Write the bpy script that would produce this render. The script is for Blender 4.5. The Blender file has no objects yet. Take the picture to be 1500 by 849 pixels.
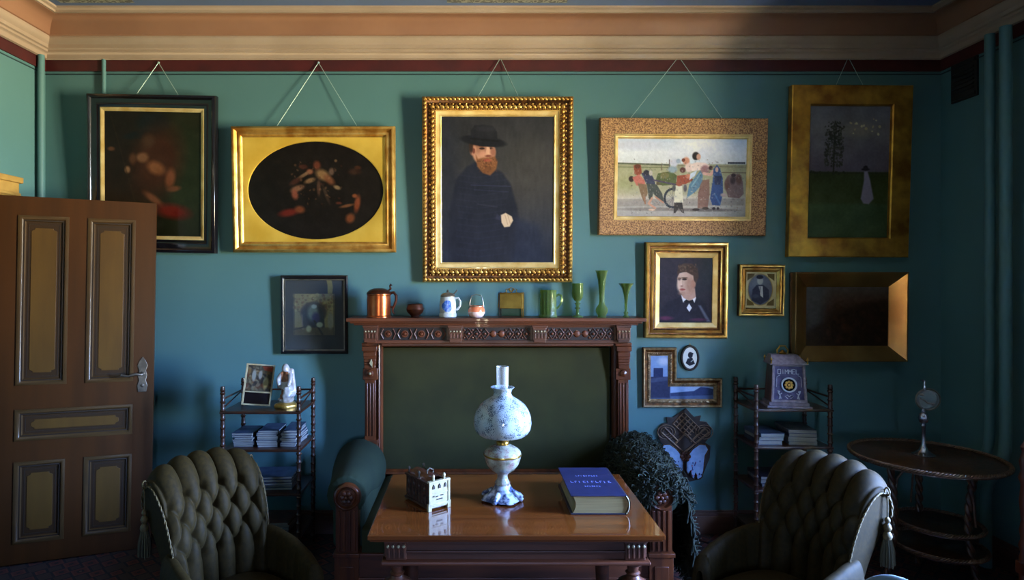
import bpy, math, random
import numpy as np
from mathutils import Vector, Matrix, Euler
random.seed(7)
C = bpy.context.scene.collection
sc = bpy.context.scene
PI = math.pi
# ------------------------------------------------------------------ camera, world, light
H, D, F = 1.64, 4.0, 900.0          # eye height, distance of the far wall, focal length in pixels
VX, VY = 692.0, 411.0               # vanishing point of the depth direction in the 1500x849 frame
cam_d = bpy.data.cameras.new('camera'); cam = bpy.data.objects.new('camera', cam_d); C.objects.link(cam)
cam.location = (0, 0, H); cam.rotation_euler = (PI/2, 0, 0)
cam_d.sensor_width = 36; cam_d.lens = 36*F/1500
cam_d.shift_x = (750-VX)/1500; cam_d.shift_y = -(424.5-VY)/1500
cam_d.clip_start = 0.05
sc.camera = cam
sc.view_settings.view_transform = 'Standard'; sc.view_settings.look = 'None'
sc.view_settings.gamma = 1.0; sc.view_settings.use_curve_mapping = False
sc.view_settings.exposure = 2.9
SKY_STRENGTH = 46.0
sc.cycles.use_denoising = True
sc.cycles.max_bounces = 8; sc.cycles.diffuse_bounces = 4; sc.cycles.glossy_bounces = 4
sc.cycles.transmission_bounces = 8; sc.cycles.transparent_max_bounces = 12
sc.cycles.caustics_reflective = False; sc.cycles.caustics_refractive = False
sc.cycles.sample_clamp_indirect = 6.0

def srgb(r, g, b):
    f = lambda c: ((c/255)/12.92 if c/255 <= .04045 else ((c/255+.055)/1.055)**2.4)
    return (f(r), f(g), f(b), 1)

w = bpy.data.worlds.new('daylight'); sc.world = w; w.use_nodes = True
nt = w.node_tree; nt.nodes.clear()
o_ = nt.nodes.new('ShaderNodeOutputWorld'); bg = nt.nodes.new('ShaderNodeBackground')
tc = nt.nodes.new('ShaderNodeTexCoord'); sp = nt.nodes.new('ShaderNodeSeparateXYZ'); rp = nt.nodes.new('ShaderNodeValToRGB')
mr = nt.nodes.new('ShaderNodeMapRange'); mr.inputs[1].default_value = -1; mr.inputs[2].default_value = 1
nt.links.new(tc.outputs['Generated'], sp.inputs[0]); nt.links.new(sp.outputs[2], mr.inputs[0]); nt.links.new(mr.outputs[0], rp.inputs[0])
e = rp.color_ramp.elements
e[0].position = 0.0; e[0].color = (.60, .52, .34, 1)
e[1].position = 1.0; e[1].color = (.28, .52, 1.3, 1)
for p_, c_ in ((.475, (.80, .72, .48, 1)), (.52, (.50, .66, .80, 1)), (.58, (.34, .60, 1.32, 1))):
    q = e.new(p_); q.color = c_
nt.links.new(rp.outputs[0], bg.inputs[0]); bg.inputs[1].default_value = SKY_STRENGTH
nt.links.new(bg.outputs[0], o_.inputs[0])

W1 = (1.98, .84, .75, 2.75)     # right wall: centre, width, sill, head
W2 = (.15, .28, .85, 1.70)       # front wall, behind the camera
XL, XR, YF, ZC = -2.78, 3.05, -1.7, 3.33
def portal(name, loc, rot, sx, sy):
    l = bpy.data.lights.new(name, 'AREA'); l.shape = 'RECTANGLE'; l.size = sx; l.size_y = sy; l.cycles.is_portal = True
    o = bpy.data.objects.new(name, l); C.objects.link(o); o.location = loc; o.rotation_euler = rot
portal('portal_right', (XR+.02, W1[0], (W1[2]+W1[3])/2), (0, PI/2, 0), W1[3]-W1[2], W1[1])
portal('portal_front', (W2[0], YF-.02, (W2[2]+W2[3])/2), (PI/2, 0, 0), W2[1], W2[3]-W2[2])
# a portal shines along its -Z, which must point into the room
bpy.data.objects['portal_front'].rotation_euler = (PI/2, 0, 0)

# ------------------------------------------------------------------ materials
def nodes(name):
    m = bpy.data.materials.new(name); m.use_nodes = True
    n = m.node_tree; b = n.nodes['Principled BSDF']; return m, n, b
def setp(b, **k):
    names = {'rough': 'Roughness', 'metal': 'Metallic', 'spec': 'Specular IOR Level', 'trans': 'Transmission Weight', 'coat': 'Coat Weight',
             'coatr': 'Coat Roughness', 'sheen': 'Sheen Weight', 'ior': 'IOR', 'alpha': 'Alpha', 'sss': 'Subsurface Weight'}
    for a, v in k.items(): b.inputs[names[a]].default_value = v
def mat(name, c1, c2=None, scale=8, stretch=(1, 1, 1), detail=4, bump=0, bscale=None, ramp=(.35, .65), tex='noise', **k):
    """two-tone procedural material in object space"""
    m, n, b = nodes(name); setp(b, **k); L = n.links.new
    c1 = srgb(*c1); c2 = srgb(*c2) if c2 else c1
    tc = n.nodes.new('ShaderNodeTexCoord'); mp = n.nodes.new('ShaderNodeMapping'); mp.inputs['Scale'].default_value = stretch
    L(tc.outputs['Object'], mp.inputs[0])
    if tex == 'voronoi':
        t = n.nodes.new('ShaderNodeTexVoronoi'); t.inputs['Scale'].default_value = scale; out = t.outputs['Distance']
    elif tex == 'wave':
        t = n.nodes.new('ShaderNodeTexWave'); t.inputs['Scale'].default_value = scale; t.inputs['Distortion'].default_value = 3; t.inputs['Detail'].default_value = 3; out = t.outputs['Fac']
    else:
        t = n.nodes.new('ShaderNodeTexNoise'); t.inputs['Scale'].default_value = scale; t.inputs['Detail'].default_value = detail; out = t.outputs['Fac']
    L(mp.outputs[0], t.inputs['Vector'])
    r = n.nodes.new('ShaderNodeValToRGB'); r.color_ramp.elements[0].position = ramp[0]; r.color_ramp.elements[1].position = ramp[1]
    r.color_ramp.elements[0].color = c1; r.color_ramp.elements[1].color = c2
    L(out, r.inputs[0]); L(r.outputs[0], b.inputs['Base Color'])
    if bump:
        t2 = t
        if bscale:
            t2 = n.nodes.new('ShaderNodeTexNoise'); t2.inputs['Scale'].default_value = bscale; t2.inputs['Detail'].default_value = 3
            L(mp.outputs[0], t2.inputs['Vector']); out = t2.outputs['Fac']
        bp = n.nodes.new('ShaderNodeBump'); bp.inputs['Strength'].default_value = bump; bp.inputs['Distance'].default_value = .004
        L(out, bp.inputs['Height']); L(bp.outputs[0], b.inputs['Normal'])
    return m
def wood(name, c1, c2, axis='x', rough=.35, coat=.3, s=5, bump=.12):
    st = {'x': (.35, 5, 5), 'y': (5, .35, 5), 'z': (5, 5, .35)}[axis]
    return mat(name, c1, c2, scale=s, stretch=st, detail=6, rough=rough, coat=coat, bump=bump)
M = {}
M['wall'] = mat('teal_wall_paint', (86, 124, 125), (80, 119, 121), scale=1.2, rough=.5, spec=.35, bump=.05, bscale=14)
M['ceiling'] = mat('blue_grey_distemper', (100, 116, 150), (92, 108, 142), scale=2, rough=.8)
M['cream'] = mat('cream_plaster', (172, 150, 130), (160, 138, 118), scale=3, rough=.6)
M['tan'] = mat('tan_plaster', (148, 106, 80), (138, 97, 73), scale=2.5, rough=.6)
M['maroon'] = mat('maroon_band', (78, 22, 22), (62, 18, 20), scale=6, rough=.55)
M['darkline'] = mat('dark_green_line', (28, 52, 56), rough=.6)
M['cornice_edge'] = mat('mottled_cornice_edge', (70, 55, 36), (30, 22, 16), scale=30, rough=.9)  # dark mottled brown strip along the lower edge of the cornice
M['walnut'] = wood('walnut', (104, 50, 20), (66, 30, 12), 'x', coat=.05, rough=.48)
M['shelf_wood'] = wood('dark_turned_wood', (62, 30, 14), (40, 20, 10), 'z', coat=.15)
M['walnut_v'] = wood('walnut_vertical', (102, 49, 19), (64, 29, 12), 'z', coat=.1)
M['carve'] = wood('walnut_carved', (98, 50, 27), (64, 32, 17), 'x', rough=.45, coat=.05)
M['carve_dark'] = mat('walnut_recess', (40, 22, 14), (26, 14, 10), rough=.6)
M['tabletop'] = wood('polished_walnut', (112, 56, 18), (88, 42, 14), 'x', rough=.16, coat=.6, s=3.5, bump=.03)
M['bone'] = mat('bone_inlay', (170, 158, 126), (150, 134, 98), scale=30, rough=.35)
M['velvet'] = mat('green_velvet', (58, 56, 30), (50, 48, 27), scale=5, rough=.9, sheen=0, spec=.15)
M['velvet_arm'] = mat('green_velvet_arm', (40, 49, 33), (33, 42, 29), scale=6, rough=.85, spec=.2)
M['tuft'] = mat('olive_upholstery', (50, 37, 10), (38, 28, 7), scale=60, rough=.7, sheen=0, spec=.15, bump=.1)
M['gimp'] = mat('gold_gimp', (112, 90, 46), (70, 54, 26), scale=90, rough=.6)
M['tassel'] = mat('tassel_yarn', (84, 74, 46), (46, 40, 26), scale=60, stretch=(1, 1, .1), rough=.8)
M['gold'] = mat('gold_leaf', (232, 188, 104), (186, 130, 56), scale=14, rough=.33, metal=.75, bump=.1, bscale=40)
M['gold_flat'] = mat('gold_leaf_flat', (244, 200, 84), (226, 176, 60), scale=5, rough=.42, metal=.45)
M['gold_aged'] = mat('aged_gold_leaf', (226, 166, 66), (156, 100, 38), scale=9, detail=8, rough=.34, metal=.75, bump=.15, bscale=60)
M['gold_bevel'] = mat('brown_gold_leaf', (200, 146, 84), (150, 100, 52), scale=5, detail=8, rough=.26, metal=.8, bump=.08, bscale=50)
M['gold_pale'] = mat('pale_gold', (232, 204, 140), (206, 168, 96), scale=12, rough=.4, metal=.4)
M['gold_dark'] = mat('bronze_recess', (120, 74, 30), (60, 36, 16), scale=40, rough=.45, metal=.6)
M['ebony'] = mat('black_lacquer', (14, 13, 16), (22, 20, 24), scale=10, rough=.22, coat=.4)
M['cork'] = mat('cork_granules', (196, 146, 92), (110, 70, 40), scale=130, detail=3, rough=.6, bump=.6, ramp=(.4, .6))
M['brass'] = mat('brass', (190, 150, 70), (150, 112, 48), scale=20, rough=.3, metal=.9)
M['brass_plate'] = mat('dull_brass_plate', (176, 146, 70), (140, 112, 50), scale=16, rough=.35, metal=.7)
M['copper'] = mat('copper', (205, 110, 64), (170, 84, 46), scale=14, rough=.28, metal=.9)
M['dark_copper'] = mat('dark_copper', (100, 58, 40), (66, 38, 28), scale=18, rough=.35, metal=.8)
M['silver'] = mat('silver', (196, 196, 206), (160, 160, 174), scale=16, rough=.2, metal=.95)
M['iron'] = mat('dark_iron', (48, 44, 44), (34, 30, 30), scale=18, rough=.4, metal=.7)
M['pewter'] = mat('pewter', (150, 142, 130), (110, 104, 96), scale=18, rough=.35, metal=.85)
M['stone_white'] = mat('grey_stoneware', (196, 198, 196), (176, 178, 178), scale=20, rough=.3)
M['stone_blue'] = mat('blue_glaze', (52, 92, 178), (120, 150, 210), scale=60, rough=.25, ramp=(.45, .6))
M['pink'] = mat('pink_glass', (236, 196, 188), (240, 214, 206), scale=20, rough=.2, coat=.5)
M['orange'] = mat('orange_glass', (226, 112, 70), (232, 140, 96), scale=20, rough=.2, coat=.5)
M['cream_paint'] = mat('porcelain_white', (236, 238, 236), (226, 230, 230), scale=8, rough=.15, coat=.5)
M['paper'] = mat('aged_paper', (146, 144, 138), (122, 118, 110), scale=4, stretch=(1, 1, 120), rough=.8)
M['page_gold'] = mat('gilt_page_edges', (156, 138, 94), (130, 112, 76), scale=5, stretch=(1, 1, 80), rough=.35, metal=.25)
M['cover_blue'] = mat('magazine_blue', (36, 46, 74), (70, 80, 100), scale=18, rough=.45)
M['cover_grey'] = mat('magazine_grey', (116, 120, 128), (74, 78, 88), scale=26, rough=.5)
M['leather_blue'] = mat('blue_leather', (32, 36, 70), (27, 31, 60), scale=30, rough=.42, bump=.15)
M['leather_dark'] = mat('dark_leather', (30, 24, 40), (24, 20, 30), scale=30, rough=.45)
M['wicker'] = mat('brown_wicker', (90, 56, 34), (46, 28, 17), scale=46, rough=.34, coat=.3, bump=.4)
M['wicker_light'] = mat('pale_wicker', (112, 80, 54), (70, 48, 30), scale=60, rough=.34, coat=.3, bump=.4)
M['knit'] = mat('dark_green_yarn', (40, 44, 22), (20, 23, 12), scale=50, rough=.9)
M['door'] = wood('brown_door_paint', (72, 39, 10), (61, 33, 8), 'z', rough=.4, coat=.1, s=3, bump=.05)
M['door_mould'] = mat('door_moulding', (78, 55, 28), (68, 48, 24), scale=6, rough=.35)
M['door_line'] = mat('door_dark_line', (46, 34, 24), rough=.5)
M['door_field'] = mat('door_panel_brown', (58, 36, 14), (50, 32, 12), scale=5, rough=.45)
M['door_tan'] = mat('door_panel_tan', (92, 63, 21), (82, 55, 18), scale=6, stretch=(3, 3, .5), rough=.45)
M['casing'] = mat('worn_tan_casing', (178, 142, 74), (150, 112, 54), scale=8, rough=.5)
M['base'] = mat('baseboard_brown', (104, 70, 58), (86, 60, 50), scale=6, stretch=(.4, 1, 4), rough=.45)
M['vent'] = mat('vent_iron', (26, 26, 28), rough=.6)
M['embroid'] = mat('embroidered_cloth', (150, 172, 204), (130, 154, 190), scale=40, rough=.8)
M['red_bead'] = mat('red_stitch', (170, 40, 46), rough=.6)
M['hotblue'] = mat('navy_stitch', (30, 50, 110), rough=.6)
M['fret'] = wood('fretwork_wood', (60, 42, 32), (40, 27, 20), 'z', rough=.5)
M['fret_rib'] = mat('fretwork_ribs', (136, 104, 78), (98, 72, 54), scale=40, rough=.4)
M['porc'] = mat('figurine_porcelain', (176, 170, 166), (158, 152, 150), scale=14, rough=.2, coat=.4)
M['porc_brown'] = mat('figurine_brown', (150, 92, 52), (96, 54, 36), scale=60, rough=.35)
M['porc_gold'] = mat('figurine_gilding', (206, 170, 90), (180, 140, 70), scale=40, rough=.3, metal=.6)
M['clock_lilac'] = mat('lilac_enamel', (76, 72, 112), (54, 50, 88), scale=40, rough=.4)
M['clock_case'] = mat('grey_lilac_case', (134, 122, 132), (104, 92, 106), scale=50, rough=.4, bump=.2)
M['white_line'] = mat('white_enamel', (176, 178, 192), rough=.4)
M['rose_wood'] = wood('reddish_case_wood', (104, 54, 38), (70, 34, 26), 'z')
M['cord'] = mat('picture_wire', (150, 176, 170), rough=.5, metal=.3)
M['pale_up'] = mat('pale_blue_upholstery', (96, 116, 122), (84, 102, 108), scale=40, rough=.6, sheen=.3)
M['text_gold'] = mat('gilt_lettering', (150, 158, 220), rough=.4, metal=.2)
def glassy(name, col, rough=.05, a=.5):
    m, n, b = nodes(name); setp(b, rough=rough, trans=.0, coat=.4); b.inputs['Base Color'].default_value = srgb(*col)
    tr = n.nodes.new('ShaderNodeBsdfTransparent'); tr.inputs[0].default_value = srgb(*[min(255, c+70) for c in col])
    mx = n.nodes.new('ShaderNodeMixShader'); mx.inputs[0].default_value = a
    lw = n.nodes.new('ShaderNodeLayerWeight'); lw.inputs[0].default_value = .35
    mm = n.nodes.new('ShaderNodeMapRange'); mm.inputs[3].default_value = a; mm.inputs[4].default_value = 1
    n.links.new(lw.outputs['Facing'], mm.inputs[0]); n.links.new(mm.outputs[0], mx.inputs[0])
    n.links.new(tr.outputs[0], mx.inputs[1]); n.links.new(b.outputs[0], mx.inputs[2])
    n.links.new(mx.outputs[0], n.nodes['Material Output'].inputs[0]); return m
M['green_glass'] = glassy('green_glass', (120, 140, 84), a=.2)
M['clear_glass'] = glassy('clear_glass', (210, 215, 220), a=.12)
M['pane'] = glassy('window_glass', (235, 240, 240), a=.03)
M['picture_glass'] = glassy('picture_glass', (180, 190, 200), rough=.04, a=.04)
# painted canvas: colour attribute laid on the mesh
def paintmat(name, rough=.6, coat=.0):
    m, n, b = nodes(name); setp(b, rough=rough, coat=coat, coatr=.15, spec=.2)
    a = n.nodes.new('ShaderNodeAttribute'); a.attribute_name = 'paint'; n.links.new(a.outputs['Color'], b.inputs['Base Color'])
    t = n.nodes.new('ShaderNodeTexNoise'); t.inputs['Scale'].default_value = 160; bp = n.nodes.new('ShaderNodeBump'); bp.inputs['Strength'].default_value = .15; bp.inputs['Distance'].default_value = .002
    n.links.new(t.outputs['Fac'], bp.inputs['Height']); n.links.new(bp.outputs[0], b.inputs['Normal']); return m
M['oil'] = paintmat('oil_on_canvas'); M['matte_print'] = paintmat('print_on_paper', .7, 0); M['varnish'] = paintmat('old_varnish', .4, .1)
# lamp shade porcelain with painted sprigs
def sprig(name, base, c2, c3, scale, th=.16):
    m, n, b = nodes(name); setp(b, rough=.16, coat=.5, sss=.0); L = n.links.new
    tc = n.nodes.new('ShaderNodeTexCoord'); v = n.nodes.new('ShaderNodeTexVoronoi'); v.inputs['Scale'].default_value = scale
    nz = n.nodes.new('ShaderNodeTexNoise'); nz.inputs['Scale'].default_value = scale*1.6; nz.inputs['Detail'].default_value = 3
    mixv = n.nodes.new('ShaderNodeMixRGB'); mixv.inputs[0].default_value = .08; L(tc.outputs['Object'], mixv.inputs[1]); L(nz.outputs['Color'], mixv.inputs[2]); L(mixv.outputs[0], v.inputs['Vector'])
    r = n.nodes.new('ShaderNodeValToRGB'); r.color_ramp.interpolation = 'LINEAR'
    r.color_ramp.elements[0].position = th; r.color_ramp.elements[0].color = (1, 1, 1, 1); r.color_ramp.elements[1].position = th+.05; r.color_ramp.elements[1].color = (0, 0, 0, 1)
    L(v.outputs['Distance'], r.inputs[0])
    cc = n.nodes.new('ShaderNodeValToRGB'); cc.color_ramp.interpolation = 'CONSTANT'; cc.color_ramp.elements[0].color = srgb(*c2); cc.color_ramp.elements[1].position = .6; cc.color_ramp.elements[1].color = srgb(*c3)
    L(v.outputs['Color'], cc.inputs[0])
    mx = n.nodes.new('ShaderNodeMixRGB'); L(r.outputs[0], mx.inputs[0]); mx.inputs[1].default_value = srgb(*base); L(cc.outputs[0], mx.inputs[2]); L(mx.outputs[0], b.inputs['Base Color']); return m
M['shade'] = sprig('white_glass_with_sprigs', (158, 170, 176), (34, 46, 62), (66, 84, 106), 36, .36)
M['font'] = sprig('porcelain_with_flowers', (160, 160, 142), (110, 36, 60), (36, 54, 40), 40, .42)
M['foot'] = mat('blue_white_foot', (40, 54, 88), (190, 200, 214), scale=36, rough=.25, ramp=(.42, .62), coat=.3)
# carpet
def carpet():
    m, n, b = nodes('persian_carpet'); setp(b, rough=.95); L = n.links.new
    tc = n.nodes.new('ShaderNodeTexCoord'); v = n.nodes.new('ShaderNodeTexVoronoi'); v.inputs['Scale'].default_value = 9; v.distance = 'MANHATTAN'
    v.inputs['Randomness'].default_value = .25
    mp = n.nodes.new('ShaderNodeMapping'); mp.inputs['Scale'].default_value = (1, 1, 0); L(tc.outputs['Object'], mp.inputs[0]); L(mp.outputs[0], v.inputs['Vector'])
    r = n.nodes.new('ShaderNodeValToRGB'); r.color_ramp.interpolation = 'CONSTANT'
    for i, (p, c) in enumerate([(0, (92, 62, 40)), (.12, (26, 17, 16)), (.26, (74, 30, 18)), (.45, (86, 42, 26)), (.56, (22, 16, 19)), (.72, (56, 38, 28))]):
        q = r.color_ramp.elements[i] if i < 2 else r.color_ramp.elements.new(p)
        q.position = p; q.color = srgb(*c)
    L(v.outputs['Distance'], r.inputs[0]); L(r.outputs[0], b.inputs['Base Color']); return m
M['carpet'] = carpet()
M['floor'] = wood('floor_boards', (86, 52, 32), (58, 34, 22), 'x', rough=.4)
def stencil():
    m, n, b = nodes('stencilled_ceiling_corner'); setp(b, rough=.8); L = n.links.new
    tc = n.nodes.new('ShaderNodeTexCoord'); v = n.nodes.new('ShaderNodeTexNoise'); v.inputs['Scale'].default_value = 26; v.inputs['Detail'].default_value = 1; v.inputs['Distortion'].default_value = 2
    L(tc.outputs['Object'], v.inputs['Vector']); r = n.nodes.new('ShaderNodeValToRGB')
    r.color_ramp.elements[0].position = .47; r.color_ramp.elements[0].color = srgb(96, 92, 84); r.color_ramp.elements[1].position = .53; r.color_ramp.elements[1].color = srgb(150, 146, 128)
    L(v.outputs['Fac'], r.inputs[0]); L(r.outputs[0], b.inputs['Base Color']); return m
M['stencil'] = stencil()

# ------------------------------------------------------------------ mesh helpers
class MB:
    def __init__(s): s.v = []; s.f = []; s.m = []
    def add(s, vs, fs, m=0, T=None):
        o = len(s.v)
        s.v += [tuple(T @ Vector(p)) if T is not None else tuple(p) for p in vs]
        s.f += [tuple(i+o for i in f) for f in fs]; s.m += [m]*len(fs); return s
    def box(s, c, d, m=0, T=None, taper=1.0):
        x, y, z = c; a, b, h = d[0]/2, d[1]/2, d[2]/2; t = taper
        vs = [(x-a, y-b, z-h), (x+a, y-b, z-h), (x+a, y+b, z-h), (x-a, y+b, z-h), (x-a*t, y-b*t, z+h), (x+a*t, y-b*t, z+h), (x+a*t, y+b*t, z+h), (x-a*t, y+b*t, z+h)]
        return s.add(vs, [(0, 3, 2, 1), (4, 5, 6, 7), (0, 1, 5, 4), (1, 2, 6, 5), (2, 3, 7, 6), (3, 0, 4, 7)], m, T)
    def b2(s, x0, x1, y0, y1, z0, z1, m=0, T=None): return s.box(((x0+x1)/2, (y0+y1)/2, (z0+z1)/2), (x1-x0, y1-y0, z1-z0), m, T)
    def lathe(s, prof, c=(0, 0, 0), n=24, m=0, T=None, fn=None, cap=True):
        vs = []; k = len(prof)
        for r, z in prof:
            for i in range(n):
                a = 2*PI*i/n; rr = r*(fn(a, z) if fn else 1); vs.append((c[0]+rr*math.cos(a), c[1]+rr*math.sin(a), c[2]+z))
        fs = [(j*n+i, j*n+(i+1) % n, (j+1)*n+(i+1) % n, (j+1)*n+i) for j in range(k-1) for i in range(n)]
        if cap:
            if prof[0][0] > 1e-5: fs.append(tuple(range(n-1, -1, -1)))
            if prof[-1][0] > 1e-5: fs.append(tuple((k-1)*n+i for i in range(n)))
        return s.add(vs, fs, m, T)
    def tube(s, pts, r, n=8, m=0, T=None, closed=False):
        P = [Vector(p) for p in pts]; k = len(P); vs = []; R = r if isinstance(r, (list, tuple)) else [r]*k
        up = None
        for i in range(k):
            a = P[(i-1) % k] if (closed or i > 0) else P[i]; b = P[(i+1) % k] if (closed or i < k-1) else P[i]
            t = (b-a); t = t.normalized() if t.length > 1e-9 else Vector((0, 0, 1))
            if up is None:
                up = Vector((0, 0, 1)) if abs(t.z) < .9 else Vector((1, 0, 0))
            x = up.cross(t); x = x.normalized() if x.length > 1e-6 else t.orthogonal().normalized(); y = t.cross(x).normalized(); up = y
            for j in range(n):
                q = 2*PI*j/n; vs.append(tuple(P[i]+x*R[i]*math.cos(q)+y*R[i]*math.sin(q)))
        fs = [(i*n+j, i*n+(j+1) % n, ((i+1) % k)*n+(j+1) % n, ((i+1) % k)*n+j) for i in range(k if closed else k-1) for j in range(n)]
        if not closed: fs += [tuple(range(n-1, -1, -1)), tuple((k-1)*n+j for j in range(n))]
        return s.add(vs, fs, m, T)
    def ell(s, c, r, m=0, T=None, n=16, k=10, fn=None):
        prof = [(math.sin(PI*i/k), -math.cos(PI*i/k)) for i in range(k+1)]
        vs = [(c[0], c[1], c[2]-r[2])]
        for a, b in prof[1:-1]:
            for i in range(n):
                q = 2*PI*i/n; g = fn(q, b) if fn else 1
                vs.append((c[0]+r[0]*a*g*math.cos(q), c[1]+r[1]*a*g*math.sin(q), c[2]+r[2]*b))
        vs.append((c[0], c[1], c[2]+r[2])); L = len(vs)-1
        fs = [(0, 1+(i+1) % n, 1+i) for i in range(n)]
        for j in range(k-2): fs += [(1+j*n+i, 1+j*n+(i+1) % n, 1+(j+1)*n+(i+1) % n, 1+(j+1)*n+i) for i in range(n)]
        fs += [(L, 1+(k-2)*n+i, 1+(k-2)*n+(i+1) % n) for i in range(n)]
        return s.add(vs, fs, m, T)
    def grid(s, fn, nu, nv, m=0, T=None, cu=False, cv=False):
        """fn(i/nu, j/nv) -> point"""
        a = nu if cu else nu+1; b = nv if cv else nv+1
        vs = [tuple(fn(i/nu, j/nv)) for j in range(b) for i in range(a)]
        fs = [(j*a+i, j*a+(i+1) % a, ((j+1) % b)*a+(i+1) % a, ((j+1) % b)*a+i) for j in range(nv) for i in range(nu)]
        return s.add(vs, fs, m, T)
    def prism(s, poly, y0, y1, m=0, T=None):
        """outline in x,z pushed along y"""
        k = len(poly); vs = [(x, y0, z) for x, z in poly]+[(x, y1, z) for x, z in poly]
        return s.add(vs, [tuple(range(k)), tuple(range(2*k-1, k-1, -1))]+[(i, i+k, (i+1) % k+k, (i+1) % k) for i in range(k)], m, T)
    def sweep(s, pts, prof, m=0, n=1, disp=None, T=None, mats=None):
        """moulding round a closed outline (x,z), counter-clockwise seen from the room; prof = (inset, height towards the room)"""
        k = len(pts); P = [Vector(p) for p in pts]; N = []
        for i in range(k):
            a = (P[i]-P[i-1]).normalized(); b = (P[(i+1) % k]-P[i]).normalized()
            na, nb = Vector((-a.y, a.x)), Vector((-b.y, b.x)); d = (na+nb); N.append(d/max(.2, (1+na.dot(nb))))
        vs = []; tot = k*n; q = len(prof)
        per = 0; S = []
        for i in range(k): S.append(per); per += (P[(i+1) % k]-P[i]).length
        for i in range(k):
            for t in range(n):
                f = t/n; L = (P[(i+1) % k]-P[i]).length
                for j, (w_, h_) in enumerate(prof):
                    A = P[i]+N[i]*w_; B = P[(i+1) % k]+N[(i+1) % k]*w_; p = A.lerp(B, f)
                    hh = h_+(disp(S[i]+L*f, f, j, w_, L) if disp else 0)
                    vs.append((p.x, -hh, p.y))
        fs = []; ms = []
        for i in range(tot):
            for j in range(q-1):
                fs.append((i*q+j, ((i+1) % tot)*q+j, ((i+1) % tot)*q+j+1, i*q+j+1)); ms.append(mats[j] if mats else m)
        o = len(s.m); s.add(vs, fs, m, T); s.m[o:] = ms; return s
    def build(s, name, mats, parent=None, smooth=35, bevel=0, seg=2, loc=None, rot=None, recalc=True):
        me = bpy.data.meshes.new(name); me.from_pydata(s.v, [], s.f)
        mats = mats if isinstance(mats, (list, tuple)) else [mats]
        for q in mats: me.materials.append(M[q] if isinstance(q, str) else q)
        me.polygons.foreach_set('material_index', s.m)
        if recalc:
            import bmesh
            b = bmesh.new(); b.from_mesh(me); bmesh.ops.recalc_face_normals(b, faces=b.faces); b.to_mesh(me); b.free()
        if smooth:
            me.polygons.foreach_set('use_smooth', [True]*len(me.polygons)); me.set_sharp_from_angle(angle=math.radians(smooth))
        o = bpy.data.objects.new(name, me); C.objects.link(o)
        if parent is not None: o.parent = parent
        if loc is not None: o.location = loc
        if rot is not None: o.rotation_euler = rot
        if bevel:
            md = o.modifiers.new('bevel', 'BEVEL'); md.width = bevel; md.segments = seg; md.limit_method = 'ANGLE'; md.angle_limit = math.radians(40)
        return o
def empty(name, label, cat, loc=(0, 0, 0), rz=0, group=None, rot=None):
    o = bpy.data.objects.new(name, None); C.objects.link(o); o.empty_display_size = .1
    o.location = loc; o.rotation_euler = rot if rot else (0, 0, rz); o['label'] = label; o['category'] = cat
    if group: o['group'] = group
    return o
def tag(o, label, cat, group=None):
    o['label'] = label; o['category'] = cat
    if group: o['group'] = group
    return o
def struct(o): o['kind'] = 'structure'; return o
def copy_tree(o, parent=None):
    c = o.copy(); C.objects.link(c)
    if parent is not None: c.parent = parent
    for ch in [q for q in bpy.data.objects if q.parent == o]: copy_tree(ch, c)
    return c
def px(x, Z): return (x-VX)/F*Z
def pz(y, Z): return H-(y-VY)/F*Z
def W(x, y, Z): return Vector((px(x, Z), Z, pz(y, Z)))
def Ty(a, loc=(0, 0, 0)): return Matrix.Translation(loc) @ Matrix.Rotation(a, 4, 'Y')
def Tx(a, loc=(0, 0, 0)): return Matrix.Translation(loc) @ Matrix.Rotation(a, 4, 'X')
def Tz(a, loc=(0, 0, 0)): return Matrix.Translation(loc) @ Matrix.Rotation(a, 4, 'Z')

# ------------------------------------------------------------------ the room
def wall_with_hole(name, axis, pos, thick, a0, a1, z1, hole):
    """axis 'x': wall plane x=pos, runs along y; 'y': plane y=pos, runs along x"""
    b = MB(); h0, h1, hz0, hz1 = hole
    lo, hi = (pos, pos+thick) if thick > 0 else (pos+thick, pos)
    for (p, q, r, t) in ((a0, h0, -.03, z1), (h1, a1, -.03, z1), (h0, h1, hz1, z1), (h0, h1, -.03, hz0)):
        if q-p > 1e-4 and t-r > 1e-4:
            if axis == 'x': b.b2(lo, hi, p, q, r, t)
            else: b.b2(p, q, lo, hi, r, t)
    return struct(b.build(name, 'walnut_v' if name == 'wall_front' else 'wall', smooth=0))  # unseen front wall is given dark walnut to cut bounced light
struct(MB().b2(XL-.4, XR+.4, YF-.4, D+.3, -.1, -.0121).build('floor', 'floor', smooth=0))
struct(MB().b2(XL-.4, XR+.4, YF-.4, D+.3, ZC, ZC+.15).build('ceiling', 'ceiling', smooth=0))
struct(MB().b2(XL-.4, XR+.4, D, D+.3, -.03, ZC).build('wall_back', 'wall', smooth=0))
DOOR = (2.66, 3.53, 0, 2.13)
wall_with_hole('wall_left', 'x', XL, -.3, YF-.4, D, ZC, (DOOR[0], DOOR[1], 0, DOOR[3]))
wall_with_hole('wall_right', 'x', XR, .35, YF-.4, D, ZC, (W1[0]-W1[1]/2, W1[0]+W1[1]/2, W1[2], W1[3]))
wall_with_hole('wall_front', 'y', YF, -.35, XL, XR, ZC, (W2[0]-W2[1]/2, W2[0]+W2[1]/2, W2[2], W2[3]))
hb = MB(); x0, x1, y0, y1 = XL-1.3, XL-.3, 2.3, 3.9
hb.b2(x0-.05, x0, y0, y1, 0, 2.5).b2(x0, x1, y0-.05, y0, 0, 2.5).b2(x0, x1, y1, y1+.05, 0, 2.5).b2(x0, x1, y0, y1, 2.5, 2.55).b2(x0, x1, y0, y1, -.05, 0)
struct(hb.build('wall_passage', 'wall', smooth=0))
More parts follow.
